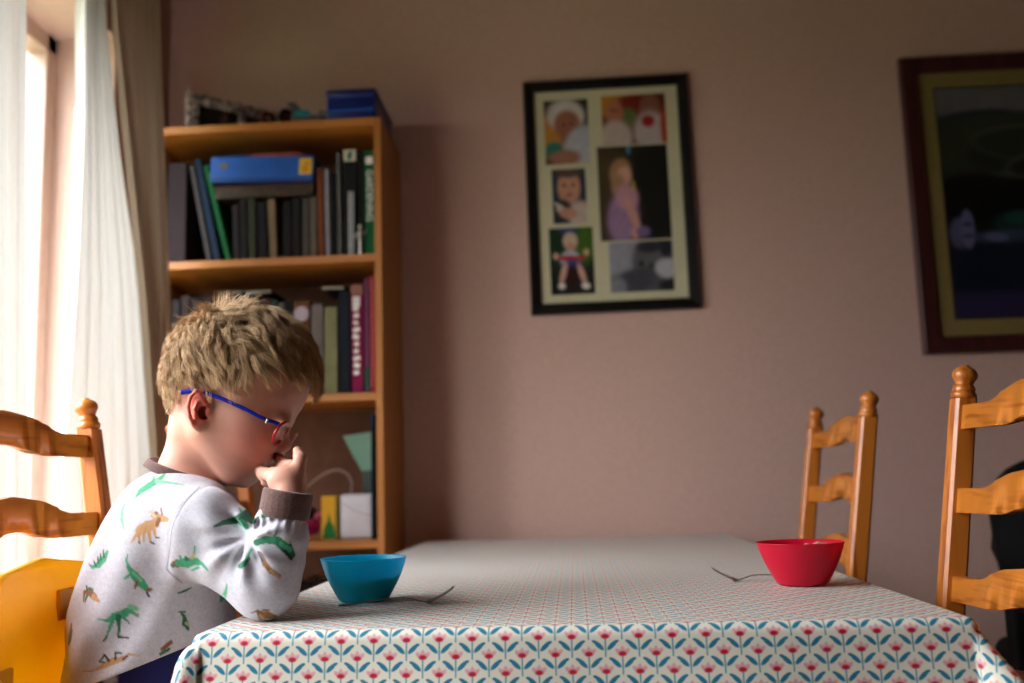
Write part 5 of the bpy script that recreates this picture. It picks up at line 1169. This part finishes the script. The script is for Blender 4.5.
# on top of the bookcase
zt3 = BTOP+0.0008
a, b_ = Vector((at(188, 78, 2.53).x, 2.53, zt3)), Vector((at(292, 100, 2.745).x, 2.745, zt3))
dv = b_-a; Lf = dv.length; hf = 0.112
fr_ = empty('ornate_frame', (a+b_)/2, math.atan2(dv.y, dv.x), 'ornate silvery photo frame standing on the bookcase', 'photo frame')
M_fil = mat('tarnished_filigree', (206, 190, 184), 0.5, 0.5, col2=(40, 30, 28), scale=110, bump=0.8)
obj('backing', BX((0, 0.004, hf/2), (Lf, 0.006, hf), 0.001), M_black, fr_)
bm = bmesh.new(); bw = 0.036
for (cx, cz, sx, sz) in ((0, hf-0.014, Lf, 0.028), (0, 0.007, Lf, 0.014), (-Lf/2+0.016, hf/2, 0.032, hf), (Lf/2-0.012, hf/2, 0.024, hf), (0.0, hf/2, 0.02, hf)): bx(bm, (cx, -0.002, cz), (sx, 0.008, sz), 0.002)
for k in range(34):
    x = -Lf/2+Lf*k/33; bmesh.ops.create_uvsphere(bm, u_segments=8, v_segments=6, radius=0.0055, matrix=Matrix.Translation((x, -0.001, hf+0.002*math.sin(k*1.7))))
for k in range(14): bmesh.ops.create_uvsphere(bm, u_segments=8, v_segments=6, radius=0.0055, matrix=Matrix.Translation((-Lf/2, -0.001, hf*k/13+0.003)))
obj('border', bm, M_fil, fr_, True)
canvas('photo', 0.105, 0.082, [(.55, .4, .14, .2, (120, 84, 80)), (.4, .85, .3, .12, (130, 120, 112)), (.3, .3, .3, .3, (34, 32, 30))], fr_, (-0.064, -0.0035, 0.056), M_print, seed=70, n=30, bgc=(22, 20, 20))
canvas('photo', 0.09, 0.082, [(.5, .4, .2, .25, (96, 72, 66)), (.4, .85, .4, .15, (110, 104, 100))], fr_, (0.062, -0.0035, 0.056), M_print, seed=75, n=30, bgc=(30, 26, 26))
def wheel_toy(px_, py_, Y, col, col2, label, rad):
    x = at(px_, py_, Y).x; r = empty('toy', (x, Y, zt3), 0.5, label, 'toy')
    bm = bmesh.new(); lathe(bm, [(rad*0.45, -0.008), (rad, -0.008), (rad, 0.008), (rad*0.45, 0.008), (rad*0.45, -0.008)], 28, Matrix.Translation((0, 0, rad)) @ Matrix.Rotation(math.pi/2, 4, 'X'), cap=False); obj('ring', bm, mbook(col), r, True)
    bm = bmesh.new(); bmesh.ops.create_uvsphere(bm, u_segments=16, v_segments=10, radius=rad*0.46, matrix=Matrix.Translation((0, 0, rad))); obj('centre', bm, mbook(col2), r, True)
wheel_toy(268, 110, 2.504, (96, 14, 18), (190, 180, 172), 'small red ring-shaped toy with a white centre on the bookcase', 0.018)
wheel_toy(286, 110, 2.504, (16, 12, 12), (130, 24, 18), 'small black toy with a red centre on the bookcase', 0.020)
x = at(303, 110, 2.512).x; r = empty('tape_gun', (x, 2.512, zt3), 0.1, 'grey angular hand tool with a teal band beside the blue box', 'hand tool')
obj('barrel', BX((0.012, 0, 0.012), (0.085, 0.03, 0.022), 0.004, RY(0.05)), mat('grey_plastic', (88, 88, 86), 0.4, 0.5), r); obj('teal_band', BX((0, 0, 0.026), (0.038, 0.034, 0.017), 0.003), mat('teal_plastic', (0, 130, 136), 0.4, 0.5), r)
bm = bmesh.new(); prism(bm, [(-0.042, 0.058), (-0.020, 0.060), (0.004, 0.030), (0.0, 0.014), (-0.018, 0.020)], -0.006, 0.006, Matrix.Rotation(math.pi/2, 4, 'X')); obj('fin', bm, mat('dark_grey_plastic', (70, 70, 66), 0.4, 0.5), r)
obj('tip', BX((0.056, 0, 0.026), (0.03, 0.022, 0.02), 0.004), mat('clear_grey_plastic', (120, 112, 108), 0.3, 0.5), r)
xa, xb_ = at(325, 100, 2.50).x, at(376, 100, 2.50).x; hb = at(350, 88, 2.5).z-zt3
r = empty('storage_box', ((xa+xb_)/2, 2.625, zt3), 0, 'deep blue plastic storage box on top of the bookcase', 'box')
M_bb = mat('deep_blue_plastic', (8, 34, 112), 0.3, 0.5, var=0.1)
wb_ = xb_-xa; bt = obj('tub', BX((0, 0, hb*0.40), (wb_-0.006, 0.24, hb*0.80), 0.006, seg=3), M_bb, r, True); ld = obj('lid', BX((0, 0, hb*0.86), (wb_, 0.25, hb*0.26), 0.008, seg=3), M_bb, r, True)
obj('rim', BX((0, -0.1205, hb*0.34), (wb_-0.012, 0.004, 0.008), 0.002), mat('blue_plastic_highlight', (16, 80, 176), 0.25, 0.5), bt)  # lighter strip stands for the highlight line along the tub front

# ------------------------------------------------------------------ black chair at the right edge
oc = empty('office_chair', (1.12, 2.20, 0), 0, 'black chair in the background, half hidden by the right-edge pine chair', 'chair')
bm = bmesh.new(); nA = 28; out = []
for i in range(nA):
    a = 2*math.pi*i/nA; ca, sa = math.cos(a), math.sin(a); x = 0.215*math.copysign(abs(ca)**0.62, ca); z = 0.20*math.copysign(abs(sa)**0.62, sa); x *= (1.0+0.10*(z/0.2)); out.append((x, z+0.72))
prism(bm, out, -0.03, 0.03, Matrix.Translation((0, 0.05, 0)) @ Matrix.Rotation(math.pi/2, 4, 'X')); bmesh.ops.bevel(bm, geom=[e for e in bm.edges if abs(e.verts[0].co.y-e.verts[1].co.y) < 1e-5], offset=0.018, segments=3, affect='EDGES')
obj('backrest', bm, M_blackplastic, oc, True)
obj('seat', BX((0.0, -0.18, 0.50), (0.50, 0.46, 0.09), 0.035, seg=4), M_blackplastic, oc, True)
for s in (-1, 1):
    obj('armrest', BX((s*0.265, -0.14, 0.635), (0.05, 0.30, 0.03), 0.012, seg=3), M_blackplastic, oc, True)
    obj('arm_support', BX((s*0.265, -0.14, 0.56), (0.03, 0.05, 0.14), 0.006), M_blackplastic, oc)
obj('back_bracket', BX((0, 0.075, 0.52), (0.07, 0.03, 0.22), 0.006), M_blackplastic, oc)
bm = bmesh.new(); lathe(bm, [(0.025, 0.09), (0.025, 0.46)], 20, Matrix.Translation((0, -0.15, 0))); obj('column', bm, M_blackplastic, oc, True)
for k in range(5):
    a = 2*math.pi*k/5; d_ = Vector((math.cos(a), math.sin(a), 0)); c_ = Vector((0, -0.15, 0))
    bm = bmesh.new(); tube(bm, [c_+Vector((0, 0, 0.11)), c_+d_*0.26+Vector((0, 0, 0.07))], [0.024, 0.016], 10); lg = obj('leg', bm, M_blackplastic, oc, True)
    bm = bmesh.new(); lathe(bm, [(0.01, -0.012), (0.027, -0.010), (0.027, 0.010), (0.01, 0.012)], 18, Matrix.Translation(c_+d_*0.26+Vector((0, 0, 0.0275))) @ Matrix.Rotation(a, 4, 'Z') @ Matrix.Rotation(math.pi/2, 4, 'X')); obj('castor', bm, M_blackplastic, lg, True)
